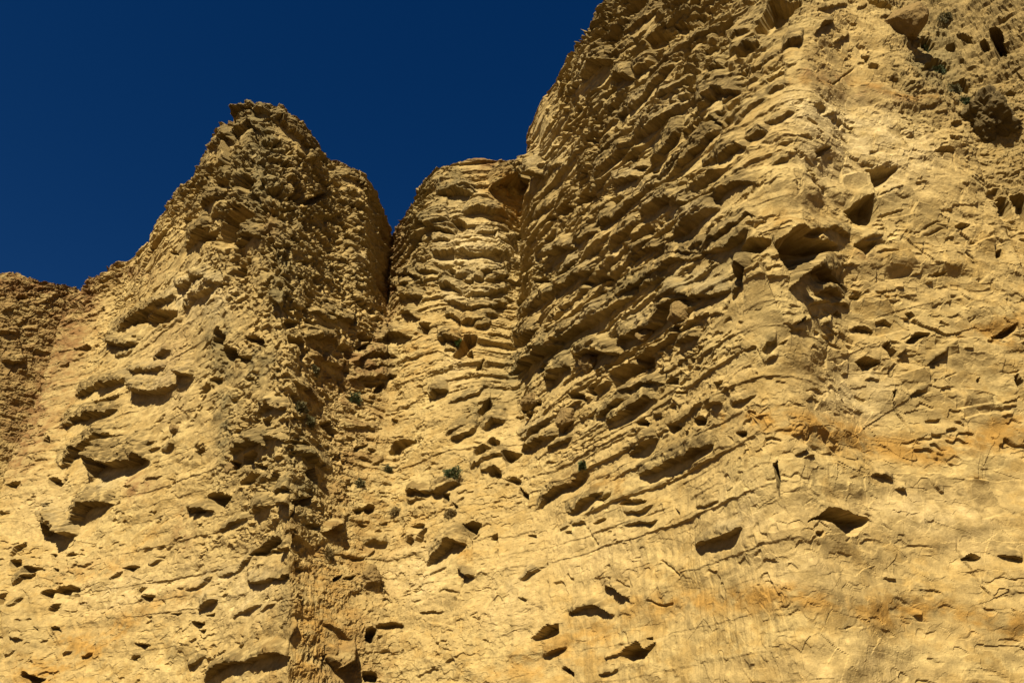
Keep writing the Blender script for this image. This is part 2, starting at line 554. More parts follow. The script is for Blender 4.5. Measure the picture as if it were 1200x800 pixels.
((600,60),"""L 350 180 210 400 120 190 450 60 180 520 20 110
L 300 250 275 360 245 270 400 190 230
L 530 150 200 600 120 190 680 130 170
L 690 120 145 740 70 140 800 40 100
L 640 340 370 700 290 340 760 240 290 820 180 240 880 110 180 930 70 130
L 680 430 445 740 390 420 800 330 360
L 680 500 540 760 430 530 830 400 480 900 370 410 970 300 340
L 860 280 300 900 240 280 980 230 250
N 970 280 290 990 270 310
N 1005 300 305 1020 300 325
L 1060 330 375 1110 260 370 1180 190 300 1220 200 240
N 1040 240 250 1065 225 265
L 450 730 740 520 660 720 590 600 660 650 550 600
L 470 660 665 540 580 620 620 530 560
N 425 540 545 450 515 545
L 780 640 690 830 600 700 900 500 600 960 430 480
L 860 745 755 940 660 700 1020 590 640 1100 500 560 1160 410 460 1200 400 430
N 820 700 710 850 690 715
L 660 690 700 720 670 700 760 660 680
N 190 640 650 210 620 655
L 170 740 745 210 690 720 270 650 670
L 560 760 800 620 740 800 700 720 740
L 1100 660 690 1140 630 660 1190 620 640
N 240 400 405 290 385 400
L 380 70 90 480 0 20
L 520 470 490 580 420 440 620 380 400"""),
((600,200),"""N 365 190 200 400 130 215 440 115 190 475 140 150
N 265 240 260 310 195 265 350 200 230
N 210 270 280 230 262 300 250 270 285
L 100 290 295 160 240 265 230 170 190
L 90 215 220 130 170 190 180 130 150
L 460 340 350 520 280 340 580 250 290 680 170 210 760 80 150 830 80 95
L 330 410 435 380 410 435 440 360 400 480 350 370
L 720 240 300 770 200 270 820 170 230 880 150 240 950 170 240 1010 165 180
L 925 360 410 980 330 410 1040 280 330 1100 220 300 1150 195 220
L 540 460 480 580 400 480 640 340 420 690 320 380
L 165 480 510 200 470 515 250 430 490 315 440 455
L 245 600 615 300 550 600 340 530 560
L 210 730 740 260 660 720 330 620 680 400 590 640 455 560 580
L 80 790 800 150 740 790 210 700 730
N 135 640 650 170 630 665 220 645 660
N 190 400 420 215 390 440 240 390 400
L 660 530 540 700 480 535 760 450 500 850 445 465
N 500 630 660 540 620 670 580 620 640
N 415 655 665 440 645 675 475 655 665
N 445 600 605 465 590 618 480 600 605
N 350 575 580 362 570 595
L 520 780 800 600 720 790 680 660 730 760 600 660 830 560 600 900 500 550 980 500 530
L 700 690 700 760 640 700 840 615 630
L 1000 510 525 1060 500 525 1100 440 480 1160 380 430 1200 360 400
L 960 450 460 1030 430 480 1090 400 420
N 825 700 710 860 665 710 905 655 675
L 840 770 790 900 700 780 970 715 760 1060 710 750 1140 690 720 1200 670 700
L 850 430 435 930 400 415
L 480 740 755 540 690 710"""),
((600,340),"""L 0 420 485 60 330 425 150 320 375 240 270 330 330 215 280 440 130 205 500 100 160 590 45 90 650 5 50
L 550 330 360 600 270 330 700 215 290 790 180 240 850 90 200 900 30 120 980 30 60
L 305 390 455 370 345 440 450 325 400 520 350 385 570 355 365
L 150 560 600 200 470 560 250 430 490 300 450 475
N 140 440 450 160 420 475 172 440 450
N 600 500 590 650 460 570 700 430 510 760 440 470
N 750 400 440 790 380 465 830 390 440
L 470 745 760 540 700 750 600 650 700 660 630 660
L 520 770 790 600 730 770 680 670 740 760 610 680 800 630 640
L 580 640 650 640 600 630 700 560 590 780 530 580 850 540 550
N 910 540 545 945 500 550 980 520 550
N 440 590 600 460 555 635 500 560 590
N 350 610 640 390 600 640 430 620 650
N 965 600 602 985 590 612 1005 595 600
L 945 300 320 1000 280 320 1060 260 280
N 945 215 250 980 210 250 995 215 230
L 1060 160 165 1130 130 155
L 1140 150 160 1190 130 145
L 500 230 245 550 160 190 605 95 105
N 655 170 185 675 155 172
N 420 290 295 440 283 298
L 1130 665 670 1190 650 690
N 1085 760 790 1130 740 800 1155 760 780
L 940 640 641 985 665 670
L 100 290 300 150 260 290 195 250 280
L 20 160 180 90 100 130 180 30 60 250 10 20
L 0 300 340 60 250 300 90 220 250
N 225 170 180 245 140 180 260 145 160
N 250 190 200 290 130 180 310 100 130"""),
((600,480),"""L 20 170 185 80 130 180 180 70 110
L 30 230 250 90 200 250 160 160 210 240 140 160
L 205 230 245 260 190 220 325 160 190
L 100 560 580 150 500 585 220 440 520 300 420 480 380 350 400
L 270 590 605 340 560 600 420 500 560 490 460 500
N 495 515 520 520 500 545 585 495 500
L 690 370 400 730 350 405 800 320 370 880 270 350 950 250 300 1030 210 260 1110 190 230
L 650 250 260 700 210 270 760 180 240 805 165 200
N 920 90 130 950 70 130 980 95 105
N 745 70 90 780 50 100 810 80 130
N 635 550 552 670 525 555 700 530 550
N 701 522 550 730 520 548 760 532 540
L 630 590 592 720 590 612 795 550 560
L 630 665 672 720 658 670 770 655 660 800 660 685 830 640 645
N 465 660 663 500 635 660 540 630 640
L 320 665 670 390 650 665
C 400 670 430 690 490 790
N 945 580 590 970 600 625
L 1060 565 575 1200 530 540
L 1015 790 795 1125 745 800 1225 705 780 1285 680 710
L 260 700 720 300 670 690
N 95 735 740 130 735 755
N 310 725 735 340 710 730"""),
((700,0),"""N 915 180 195 950 130 200 1000 0 195 1080 0 150 1150 0 60 1200 -10 10
N 820 310 360 870 260 345 930 240 290 950 265 275
L 770 300 330 830 270 300 890 240 260
L 560 600 675 610 540 650 670 490 600 740 510 560 800 500 530
L 650 420 450 690 370 440 720 370 400
L 590 430 440 620 370 420
N 300 240 310 360 200 290 440 205 230
N 455 160 190 500 140 205 560 150 170
L 540 280 300 600 220 260
L 770 240 250 820 190 220 880 170 190
L 100 700 720 200 580 620 300 480 520 400 390 430 500 300 330
L 950 380 390 990 345 380 1040 310 330
L 1060 260 280 1110 200 280 1180 200 290 1220 190 230
L 800 720 735 860 650 690 930 580 620 970 560 575
L 880 490 500 930 450 490
L 980 540 550 1050 500 530 1100 490 500
N 630 720 760 680 700 750 740 740 750
L 960 700 715 1010 695 720 1090 670 695 1160 650 670
L 850 780 800 920 730 780 980 740 760
L 110 210 220 200 150 190 280 90 130 360 20 50
L 80 310 320 150 270 290 200 230 260
L 730 590 610 790 570 580
N 540 540 570 585 530 560
L 190 420 440 260 350 380"""),
((780,140),"""L 0 320 335 60 240 310 140 170 260 220 70 180 290 30 80
L 270 220 260 330 160 240 390 120 190 440 140 165
L 440 90 120 500 60 115 570 40 80
L 610 225 235 680 200 225 740 190 205
L 260 460 490 320 400 470 400 350 400 490 340 345
L 20 660 710 90 600 700 160 540 630 250 490 520
L 50 740 755 110 740 785 190 700 740
L 230 730 750 300 650 700 400 590 620 450 530 570 500 555 556
N 890 180 190 910 170 215 955 165 170
C 820 315 860 285 890 285
N 420 740 800 480 690 800 560 685 790 620 705 720
L 0 500 540 60 460 510 110 455 470
L 550 130 135 620 125 130
C 1040 100 1080 130
C 940 310 975 340 980 380
C 1040 235 1080 270"""),
((960,0),"""L 5 160 163 40 110 150 120 93 105
L 0 30 40 100 25 40 180 10 30
N 300 0 20 370 -20 40 440 20 80
L 370 95 105 420 95 110
L 550 80 90 600 80 115 640 100 110
N 590 230 290 640 220 310 680 260 300
L 230 40 50 285 15 20
N 600 410 430 660 350 430 700 370 420 760 410 420
L 600 600 605 650 600 625 690 610 625
L 685 645 648 745 650 665
N 775 725 730 800 718 760 830 730 745
L 45 670 672 110 645 655
C 0 640 30 660 45 665
C 30 610 80 590
C 95 490 160 430 200 400
C 0 400 30 480 80 490
C 200 540 300 530 440 560 600 590
C 655 430 680 530 710 580
N 1005 185 220 1040 170 370 1070 180 330 1100 310 340
N 940 250 280 965 235 320 990 260 300
N 800 190 210 830 190 230 880 205 240
N 740 260 300 790 250 310
N 250 320 340 290 330 380
N 285 380 400 330 380 415 355 385 400
N 780 500 520 830 490 555 870 520 550
L 110 230 235 180 205 225
C 155 120 190 150 220 150"""),
((960,150),"""N 285 235 236 310 228 300 335 225 365 400 215 310 460 222 240
N 155 490 492 200 450 540 250 410 580 320 388 560 355 480 520
L 375 375 377 430 345 370 485 338 340
N 670 150 153 710 123 155 778 140 150
L 65 565 568 120 570 640 150 580 645 210 620 630
N 215 690 700 250 672 730 280 670 755 330 670 680
L 260 655 658 320 630 650 385 620 622
L 345 720 723 400 705 715 470 705 708
N 800 575 580 840 560 610 875 565 575
N 750 70 85 790 75 100 815 85 95
C 360 515 450 495 520 475 545 520 560 600
C 600 600 740 545
C 560 640 650 625 750 590
N 980 380 400 1005 370 420 1035 375 440
N 1045 410 520 1080 420 560 1110 480 530
N 1110 415 430 1160 405 520 1200 420 560
N 885 100 110 920 105 160 940 150 180
N 1050 715 750 1080 700 740
C 855 340 885 500 800 580
C 850 680 940 790
L 830 325 328 870 325 335
C 780 150 790 250
C 90 55 135 80"""),
((900,230),"""N 50 270 290 100 235 400 150 200 440 210 170 465 250 200 400 330 250 330 420 280 315
N 260 190 230 300 182 240 332 195 215
L 210 470 500 260 430 540 330 380 500 390 365 430 450 395 440 550 470 480
L 335 540 550 390 515 580 440 530 580 505 545 560
N 495 575 590 530 555 610 565 570 580
L 410 610 615 470 610 650 520 625 640
L 250 620 625 320 610 630 410 600 610
L 585 570 572 650 568 580
N 820 675 680 850 670 715 868 690 700
N 510 770 775 560 757 800 620 780 800
N 640 730 750 690 715 750 740 740 760
N 400 690 700 425 678 705 442 690 695
L 335 745 747 400 715 735
L 160 740 750 200 720 735 260 720 725
N 985 445 450 1010 438 460 1050 437 440
L 770 525 527 820 515 525
L 950 490 492 990 482 495
L 645 545 546 700 538 545
C 5 160 50 290 100 340 200 380 215 420
L 860 450 453 920 430 440"""),
((780,280),"""L -80 70 90 -20 70 80 60 50 80 120 60 70 200 50 65 290 30 55 340 0 45 400 -60 30 440 -110 -60
L 350 200 280 400 130 270 440 150 200
L 360 320 350 400 270 320
L 550 640 642 600 590 635 655 570 610
N 500 655 660 530 645 665
C 535 650 560 700 580 740
L 585 715 717 620 700 715 660 690 695
N 665 610 620 700 600 615
N 760 490 500 800 460 485
C 690 505 750 545
C 365 370 375 420
L 470 220 225 540 180 190 575 150 155"""),
((960,350),"""N 205 380 382 260 345 425 300 355 425 355 372 375
N 390 250 290 420 240 360 445 300 365
N 520 260 265 560 210 265 640 205 215
L 210 165 170 260 158 190 330 190 220
L 650 370 378 700 320 355 770 290 300
L 470 320 325 520 280 300
L 540 565 570 580 535 560 630 535 537
N 420 560 565 440 545 590
C 410 400 440 500 430 610 540 790
N 1020 225 232 1080 190 235 1150 150 190
N 990 250 255 1020 250 265
N 1150 460 500 1170 440 540 1195 480 610
L 1080 610 614 1160 592 600
L 1080 635 638 1150 628 632
L 1080 683 685 1140 675 680
C 1110 0 1160 160 1195 240
C 985 290 1050 440 1110 440 1170 430
N 915 480 495 930 475 500
L 800 715 718 830 710 725 850 735 738
L 840 300 302 880 300 315
C 720 470 790 440
C 880 130 910 115
C 220 570 270 590"""),
((900,560),"""N 235 245 247 310 210 230 375 175 260 460 200 335 510 210 335 565 235 275 580 250 255
N 290 310 315 325 310 345
C 540 200 700 315
C 1090 125 1090 300 1150 475 1225 600 1300 700 1400 900 1500 1025
N 1150 475 480 1200 435 485 1250 460 475
L 1375 450 455 1450 460 490 1500 475 515
C 1335 700 1390 740 1430 780
C 660 400 700 600 775 725
N 40 -75 -60 55 -100 30 70 0 110
L 625 -25 -20 685 -30 10 750 0 10
L 775 50 55 825 60 100
C 60 440 100 430 130 410
L 690 590 600 740 600 610
L 880 795 800 920 800 815
C 480 880 520 860 560 865
L 1000 40 45 1040 70 90"""),
((840,400),"""L 60 375 380 125 340 375 210 310 315
N 0 250 300 50 240 260
L 475 650 660 550 625 650
L 525 670 675 600 650 660
N 110 525 530 140 520 560 175 525 550
C 105 45 145 40 160 90
C 230 190 290 300
C 480 370 440 420
L 880 210 225 950 230 240
C 1150 190 1175 320"""),
((560,640),"""L 240 190 193 300 150 190 360 115 117
N 250 313 315 270 310 320 285 313 316
L 690 230 240 730 218 245 780 250 285 840 295 305
L 500 380 383 560 345 365 630 335 375 690 355 395 730 385 400
N 310 540 550 350 510 555 400 465 550 470 460 510
L 350 630 635 400 610 655 480 575 600
N 490 710 715 510 705 750 555 735 765
N 815 630 650 850 590 680 930 560 680 975 600 660 1050 570 580
L 685 745 765 730 735 755 790 715 720
L 720 655 660 810 625 640
C 450 212 490 205 515 230
C 760 180 800 240
C 810 200 870 240 875 330
C 395 60 425 300
N 990 535 540 1020 530 550
C 530 160 550 190
C 0 540 60 560 70 580
C 1000 320 1080 350 1140 330
C 1070 80 1150 140 1200 200"""),
]
FEATS = []
for (ox, oy), txt in SHEETS:
    for ln in txt.split('\n'):
        w = ln.split(); v = [float(t) / 5 for t in w[1:]]
        if w[0] == 'C':
            FEATS.append(('C', [(ox + v[i], oy + v[i + 1]) for i in range(0, len(v), 2)]))
        else:
            FEATS.append((w[0], [(ox + v[i], oy + v[i + 1], oy + v[i + 2]) for i in range(0, len(v), 3)]))

# leaning slabs: outline and how far the top edge stands out (metres)
SLABS = [
 ([(1027,232),(1063,212),(1076,236),(1072,252),(1035,257)], .35), ([(1072,238),(1098,240),(1109,262),(1070,277),(1066,250)], .30),
 ([(985,205),(1020,200),(1026,228),(990,250)], .18), ([(1035,297),(1065,292),(1085,320),(1040,326)], .30),
 ([(872,322),(893,308),(925,395),(900,418),(866,392)], .55), ([(1048,440),(1085,430),(1090,462),(1066,467)], .40),
 ([(1085,420),(1115,400),(1120,415),(1093,428)], .35), ([(1000,347),(1035,343),(1068,385),(1020,396)], .30),
 ([(480,712),(520,690),(542,700),(534,735),(500,728)], .35), ([(902,200),(932,195),(942,250),(905,252)], .2),
 ([(1125,455),(1160,460),(1166,482),(1130,490)], .30), ([(525,652),(548,640),(553,665),(541,690),(515,682)], .35),
 ([(4,710),(42,690),(52,740),(24,792),(0,790)], .35), ([(1140,285),(1165,275),(1175,310),(1150,330)], .3),
 ([(950,285),(975,292),(1000,330),(960,332)], .3), ([(1105,400),(1150,395),(1190,470),(1120,480)], .18),
 ([(1080,160),(1110,150),(1140,200),(1125,240),(1090,215)], .2), ([(1130,560),(1160,560),(1180,600),(1150,610)], .3),
 ([(715,470),(740,455),(745,480),(722,495)], .2), ([(275,320),(300,300),(312,330),(290,352)], .3),
 ([(60,735),(85,720),(95,760),(75,780)], .3), ([(1000,100),(1040,95),(1060,115),(1010,125)], .15),
 ([(590,480),(620,465),(625,500),(600,520)], .3), ([(235,505),(262,450),(275,455),(255,520),(240,560)], .25),
]

# ------------------------------------------------------------------ where each kind of rock shows (digits 0-9, one every 100 px)
def sheet(rows):
    A = np.array([[int(c) for c in r] for r in rows], f4) / 9
    gx = np.clip(PX / 100, 0, 11.999); gy = np.clip(PY / 100, 0, 7.999)
    i = gx.astype(int); j = gy.astype(int); fx = gx - i; fy = gy - j
    fx = fx * fx * (3 - 2 * fx); fy = fy * fy * (3 - 2 * fy)
    return ((A[j, i] * (1 - fx) + A[j, i + 1] * fx) * (1 - fy) + (A[j + 1, i] * (1 - fx) + A[j + 1, i + 1] * fx) * fy).astype(f4)
W_LEDGE = sheet(["0000000882003","0003300883003","0023456884000","1133489873000","2231158883000","3322333541000","1122322332000","1121211111000","1111111111000"])
W_PIT   = sheet(["0005500875102","0069700864001","0799850653001","4827755443000","4314632443100","2215421332100","1124311110000","1112200000000","1111100000000"])
W_FACET = sheet(["0000000001599","0001100001469","0111120001579","2211233112986","3212322223986","4323322222755","5534433323444","6643544334344","6643544344333"])
W_ROUGH = sheet(["0003300544399","0003300433279","0323340433238","7513355332224","9322433222222","7123555322211","3234554111111","2223743111111","2222743111111"])
W_CRUST = sheet(["0005500887389","0009700775279","0777654663037","2517654553011","1123322453211","1125222443111","1134312222111","1012211121111","1012211111111"])
W_FLUTE = sheet(["0000000000000","0000000000000","0000000000000","0000000000000","0000000000000","0000001111000","0000004454221","0000007765332","0000007765332"])
W_RED   = sheet(["0000000000001","0000000000002","0000000000000","6200000000000","7200100000000","6100300000000","1001410000000","0002510000000","0002620000000"])

# ------------------------------------------------------------------ relief
wx = perlin(X / 1.3, Y / 1.3, Z / 1.3, 5); wy = perlin(X / 1.3, Y / 1.3, Z / 1.3, 6)
wx2 = perlin(X / .35, Y / .35, Z / .35, 7); wy2 = perlin(X / .35, Y / .35, Z / .35, 8)
D = np.zeros_like(X, dtype=f4)
n_big = fbm(P3, 5.0, 3.5, 2, 21)
n_mid = fbm(P3, 1.7, 1.0, 2, 31)
D += n_big * .30 + n_mid * .16 * (.4 + W_ROUGH + W_LEDGE * .6)
sc = FW / 40.0                                            # nearer rock shows finer pieces


# ---- surveyed shapes
# pixels that a point moves for each metre it stands out of the wall
p1 = project(X + Nb[..., 0] * .5, Y + Nb[..., 1] * .5, Z + Nb[..., 2] * .5)
SX = ((p1[0] - PX) * 2).astype(f4); SY = ((p1[1] - PY) * 2).astype(f4)
wx3 = perlin(X / .13, Y / .13, Z / .13, 9); wy3 = perlin(X / .13, Y / .13, Z / .13, 10)
QX = (PX + wx * 1.8 + wx2 * 2.0 + wx3 * .6).astype(f4)
QY = (PY + wy * 2.0 + wy2 * 2.0 + wy3 * .6).astype(f4)
fid = np.zeros(X.shape, np.int32)
DP = np.zeros_like(D); DN = np.zeros_like(D); DCR = np.zeros_like(D); LIP = np.zeros_like(D)
calm = np.zeros_like(D)                                   # where a surveyed shape replaces the random relief
face_ok = (Vv < 6.0)
for n, (kind, pts) in enumerate(FEATS):
    a = np.array(pts)
    x0, x1 = a[:, 0].min(), a[:, 0].max(); y0, y1 = a[:, 1].min(), a[:, -1].max()
    cand = (PX > x0 - 40) & (PX < x1 + 40) & (PY > y0 - 45) & (PY < y1 + 40) & face_ok
    r_ = np.where(cand.any(1))[0]; c_ = np.where(cand.any(0))[0]
    if len(r_) == 0: continue
    sl = (slice(r_[0], r_[-1] + 1), slice(c_[0], c_[-1] + 1))
    m = cand[sl]; qx = QX[sl]; qy = QY[sl]; fw = FW[sl]; sx_ = SX[sl]; sy_ = SY[sl]
    if kind == 'C':
        dmin = np.full(qx.shape, 99., f4)
        for (ax, ay), (bx, by) in zip(pts[:-1], pts[1:]):
            vx, vy = bx - ax, by - ay; L2 = vx * vx + vy * vy + 1e-6
            t = np.clip(((qx - ax) * vx + (qy - ay) * vy) / L2, 0, 1)
            dmin = np.minimum(dmin, np.hypot(qx - ax - t * vx, qy - ay - t * vy))
        DCR[sl] = np.minimum(DCR[sl], -np.where(m, np.clip(1 - dmin / 1.7, 0, 1) * .14 * fw / 30, 0))
        continue
    xs, yt, yb = a[:, 0], a[:, 1] - .5, a[:, 2] + .7
    o = np.argsort(xs); xs, yt, yb = xs[o], yt[o], yb[o]
    tmax = float(np.max(yb - yt)); thm = .5 * float(np.mean(yb - yt)) + .5 * tmax
    slope = (yt[-1] - yt[0] + yb[-1] - yb[0]) / 2 / max(xs[-1] - xs[0], 1)
    big = tmax > 4.4 and (x1 - x0 > 9)
    inr = m & (qx > x0 - 3) & (qx < x1 + 3) & (qy > y0 - 3) & (qy < y1 + 3)
    if not inr.any(): continue
    fwm = float(np.median(fw[inr])); sxm = float(np.median(sx_[inr])); sym = float(np.median(sy_[inr]))
    ppm = abs(sym - slope * sxm) * .9 + FPX / fwm * .45    # pixels of underside and shadow per metre
    dm = min(thm / ppm, 1.5)
    ew = max(2.0, .12 * (x1 - x0))
    if kind == 'L':
        ew = max(3.0, .30 * (x1 - x0))
        ex = qx + sx_ * dm; ey = qy + sy_ * dm            # where the lip is seen
        T = np.interp(ex, xs, yt); B = np.interp(ex, xs, yb); th = np.maximum(B - T, .4)
        d = np.minimum((th * .6 + thm * .4) / ppm + .04, 1.6)
        side = np.clip((ex - (x0 - 1)) / ew, 0, 1) * np.clip(((x1 + 1) - ex) / ew, 0, 1)
        side = np.sqrt(np.minimum(1, side * 1.6)) * ((ex > x0 - 1) & (ex < x1 + 1)) * m
        Lr = 4 + 1.25 * thm
        up_ = np.clip(1 - (T - ey) / Lr, 0, 1)
        wl_ = np.clip(W_LEDGE[sl] * 1.2, 0, 1)
        sh_ = 1 - smooth(.05 + .22 * wl_, 1.0, (T - ey) / Lr) * (.92 - .3 * wl_)
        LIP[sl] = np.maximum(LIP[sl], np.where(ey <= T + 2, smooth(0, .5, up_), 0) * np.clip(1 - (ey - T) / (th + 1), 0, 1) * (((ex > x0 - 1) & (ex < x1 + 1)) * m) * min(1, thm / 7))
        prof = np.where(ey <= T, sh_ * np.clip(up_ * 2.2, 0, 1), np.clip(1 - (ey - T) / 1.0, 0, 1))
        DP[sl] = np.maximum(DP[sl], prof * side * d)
        back = np.where(ey > T, np.clip(1 - (ey - T) / (th * 1.6), 0, 1), 0) * side
        DN[sl] = np.minimum(DN[sl], -back * d * .25)
        calm[sl] = np.maximum(calm[sl], np.where((ey > T - 1), np.clip(1 - (ey - T - th) / 4, 0, 1) * side, side * np.clip(up_ * 1.6, 0, .8)))
        if big:
            z = (side > .02) & (ey > T - Lr * .55) & (ey < B)
            fid[sl][z] = n + 1
    else:
        T = np.interp(qx, xs, yt); B = np.interp(qx, xs, yb); th = np.maximum(B - T, .4)
        side = np.clip((qx - (x0 - .8)) / ew, 0, 1) * np.clip(((x1 + .8) - qx) / ew, 0, 1)
        side = np.minimum(1, side * 2.6) * ((qx > x0 - 1) & (qx < x1 + 1)) * m
        d = np.minimum((th * .5 + thm * .5) / ppm * 1.15, 2.0)
        t = (qy - T) / th
        inside = (t > 0) & (t < 1.0)
        prof = np.where(inside, np.clip(t / .05, 0, 1) * (1 - np.clip(t, 0, 1) ** 2.5), 0)
        DN[sl] = np.minimum(DN[sl], -prof * side * d)
        lip = np.clip(1 - (T - qy) / (3 + thm * .5), 0, 1) * (qy <= T)
        DP[sl] = np.maximum(DP[sl], lip * side * d * .10)
        calm[sl] = np.maximum(calm[sl], np.where(inside, side, 0) * .95)
        if big:
            z = (side > .02) & (qy > T - 1) & (qy < B)
            fid[sl][z] = n + 1
DP *= np.clip(.98 + .38 * wx + .22 * wy2 + .10 * wx3, .3, 1.4)
SL = np.zeros_like(D)
for poly, h_ in SLABS:
    P_ = np.array(poly, float); x0, y0 = P_.min(0); x1, y1 = P_.max(0)
    cand = (PX > x0 - 6) & (PX < x1 + 6) & (PY > y0 - 6) & (PY < y1 + 6) & face_ok
    r_ = np.where(cand.any(1))[0]; c_ = np.where(cand.any(0))[0]
    if len(r_) == 0: continue
    sl = (slice(r_[0], r_[-1] + 1), slice(c_[0], c_[-1] + 1))
    qx = PX[sl] + wx2[sl] * .8; qy = PY[sl] + wy2[sl] * .8
    dist = np.full(qx.shape, 99., f4); ins = np.zeros(qx.shape, bool)
    for (ax, ay), (bx, by) in zip(poly, poly[1:] + poly[:1]):
        vx, vy = bx - ax, by - ay
        t = np.clip(((qx - ax) * vx + (qy - ay) * vy) / (vx * vx + vy * vy), 0, 1)
        dist = np.minimum(dist, np.hypot(qx - ax - t * vx, qy - ay - t * vy))
        ins ^= ((ay > qy) != (by > qy)) & (qx < (bx - ax) * (qy - ay) / (by - ay + 1e-9) + ax)
    w = np.where(ins & cand[sl], np.clip(dist / 2.0, 0, 1), 0)
    SL[sl] += (w * h_ * ((y1 - qy) / (y1 - y0) - .35)).astype(f4)
    calm[sl] = np.maximum(calm[sl], w * .6)
DCR *= smooth(-.35, .3, wx + wy2 * .6)
DP *= .60 + .24 * np.clip(W_LEDGE * 1.3, 0, 1)
DF = DP + DN + DCR + SL
DF -= .4 * blur(DP, 40, 40)
calm = np.clip(blur(calm, 1, 1), 0, 1).astype(f4)
free = 1 - .9 * calm

D0 = D.copy(); D = np.zeros_like(D0)
# bedding: beds break back upward from a sharp lower edge
def beds(thick, amp, seed, warp, lscale, cut, sharp=.12):
    zz = Z + warp * perlin(X / 6, Y / 6, Z / 6, seed) + .35 * warp * perlin(X / 1.4, Y / 1.4, Z / 1.4, seed + 1) + .06 * thick * wy2
    k = np.floor(zz / thick); f = (zz / thick - k).astype(f4)
    kk = k.astype(np.int64); hz = h01(kk, kk * 0, seed + 2)
    f0 = .0 + .35 * h01(kk, kk * 0 + 1, seed + 2)
    nn = perlin(S / lscale, k * 7.31, S * 0 + .5, seed + 3) + .5 * perlin(S / (lscale * .3), k * 3.7, S * 0 + .5, seed + 4)
    on = smooth(cut, cut + .25, nn + (hz - .5) * .6)
    f = np.clip((f - f0) / (1 - f0), 0, 1) * (f > f0)
    prof = np.where(f > 0, np.clip(f / sharp, 0, 1) * (1 - f) ** .8, 0)
    return prof * on * amp * (.5 + hz)
WL2 = W_LEDGE ** 1.3
D += beds(1.9, .50, 101, .22, 18.0, -.3, .05) * WL2 * free * .6
D += beds(.88, .46, 121, .15, 12.0, -.25, .06) * WL2 * (free * .7 + .3)
D += beds(.40, .24, 141, .12, 7.0, -.1, .10) * np.clip(W_LEDGE * 1.3 - .35, 0, 1) * (free * .7 + .3)

# honeycomb weathering: pits with thin walls between
def pits(size, amp, seed, w, dens=.7, asp=.75):
    s_ = S + .25 * size * wx + .14 * size * wx2 * 2; z_ = Z + .25 * size * wy + .14 * size * wy2 * 2
    d1, d2, r1, r2, r3, ox_, oy_ = voronoi(s_, z_, size, size * asp, seed)
    wall = np.clip((d2 - d1) / .22, 0, 1)
    depth = amp * (.35 + r1) * (r2 < dens)
    # the roof of a pit is steeper than its floor
    tilt = np.clip(.65 + .6 * oy_, .2, 1.2)
    return -depth * smooth(0, 1, wall) * tilt * w
D += pits(1.5, 1.0, 201, smooth(.45, .95, W_PIT + .3 * n_big) * free, .6)
D += pits(1.7, .18, 207, smooth(.6, 1.1, W_LEDGE + .35 * n_big) * free, .3, .30)
D += pits(.8, .20, 213, smooth(.4, .95, W_LEDGE + .35 * n_mid) * free, .35, .38)
D += pits(.70, .56, 221, smooth(.25, .8, W_PIT + .25 * n_mid) * free, .75)
D += pits(.36, .15, 241, smooth(.15, .7, np.maximum(W_PIT, W_ROUGH * .5) + .25 * n_mid) * free, .6)
# scattered small holes everywhere
D += pits(1.3, .30, 261, free * (.25 + .6 * W_ROUGH) * (1 - .7 * W_FACET), .10, .6)
clus = smooth(-.15, .45, fbm(P3, 3.0, 1.6, 2, 283)) * (1 - .6 * smooth(480, 600, PY) * smooth(520, 620, PX))
D += pits(.95, .30, 275, free * (.15 + .6 * clus) * (1 - .5 * W_FLUTE), .13, .45)
D += pits(.45, .20, 271, free * (.12 + .7 * clus + .5 * W_ROUGH) * (1 - .5 * W_FLUTE), .2, .5)

# fracture facets: flat faces at slightly different angles
def facets(cs_, cz_, off, tilt, seed, w):
    k_ = min(1.0, .5 / cs_)
    s_ = S + .25 * cs_ * wx * k_ + .03 * wx2; z_ = Z + .25 * cz_ * wy * k_ + .03 * wy2
    d1, d2, r1, r2, r3, ox_, oy_ = voronoi(s_, z_, cs_, cz_, seed)
    e = smooth(0, .05, d2 - d1)
    return ((r1 - .5) * off + (ox_ * (r2 - .5) * cs_ + oy_ * (r3 - .5) * cz_) * tilt) * w
D += facets(3.2, 2.4, .05, .04, 301, (.10 + .9 * W_FACET) * free)
D += facets(1.5, 1.1, .10, .30, 311, (.05 + .7 * W_FACET ** 1.5) * free)
D += facets(.62, .42, .055, .5, 321, np.clip(.04 + .5 * W_FACET ** 1.5 + .8 * W_ROUGH ** 1.5, 0, 1) * free)
D += facets(.27, .2, .07, .8, 331, np.clip(.03 + .10 * W_FACET + 1.1 * W_ROUGH ** 1.5, 0, 1) * (.4 + .6 * free))
# ridged roughness
rg = 1 - np.abs(perlin(X / .5, Y / .5, Z / .35, 41)) * 2
rg2 = 1 - np.abs(perlin(X / .2, Y / .2, Z / .15, 43)) * 2
D += (rg * .07 + rg2 * .045) * (.03 + W_ROUGH ** 1.3 + .35 * W_LEDGE) * (.3 + .7 * free) * (.6 + .6 * n_mid)
D += wx3 * .022 * (.15 + W_ROUGH + .3 * W_LEDGE) * (.5 + .5 * free) + perlin(X / .07, Y / .07, Z / .06, 46) * .010 * (.4 + W_ROUGH)
# long flutes washed down the lower wall
D += perlin(S / .35, S * 0, Z / 3.5, 51) * .05 * W_FLUTE + perlin(S / .12, S * 0, Z / 1.6, 52) * .018 * W_FLUTE
D = (D - .85 * blur(D, 45, 45)) * .68
D += D0 * .62 + n_mid * .07 * (1 - W_LEDGE)
D += DF
D = D.astype(f4)
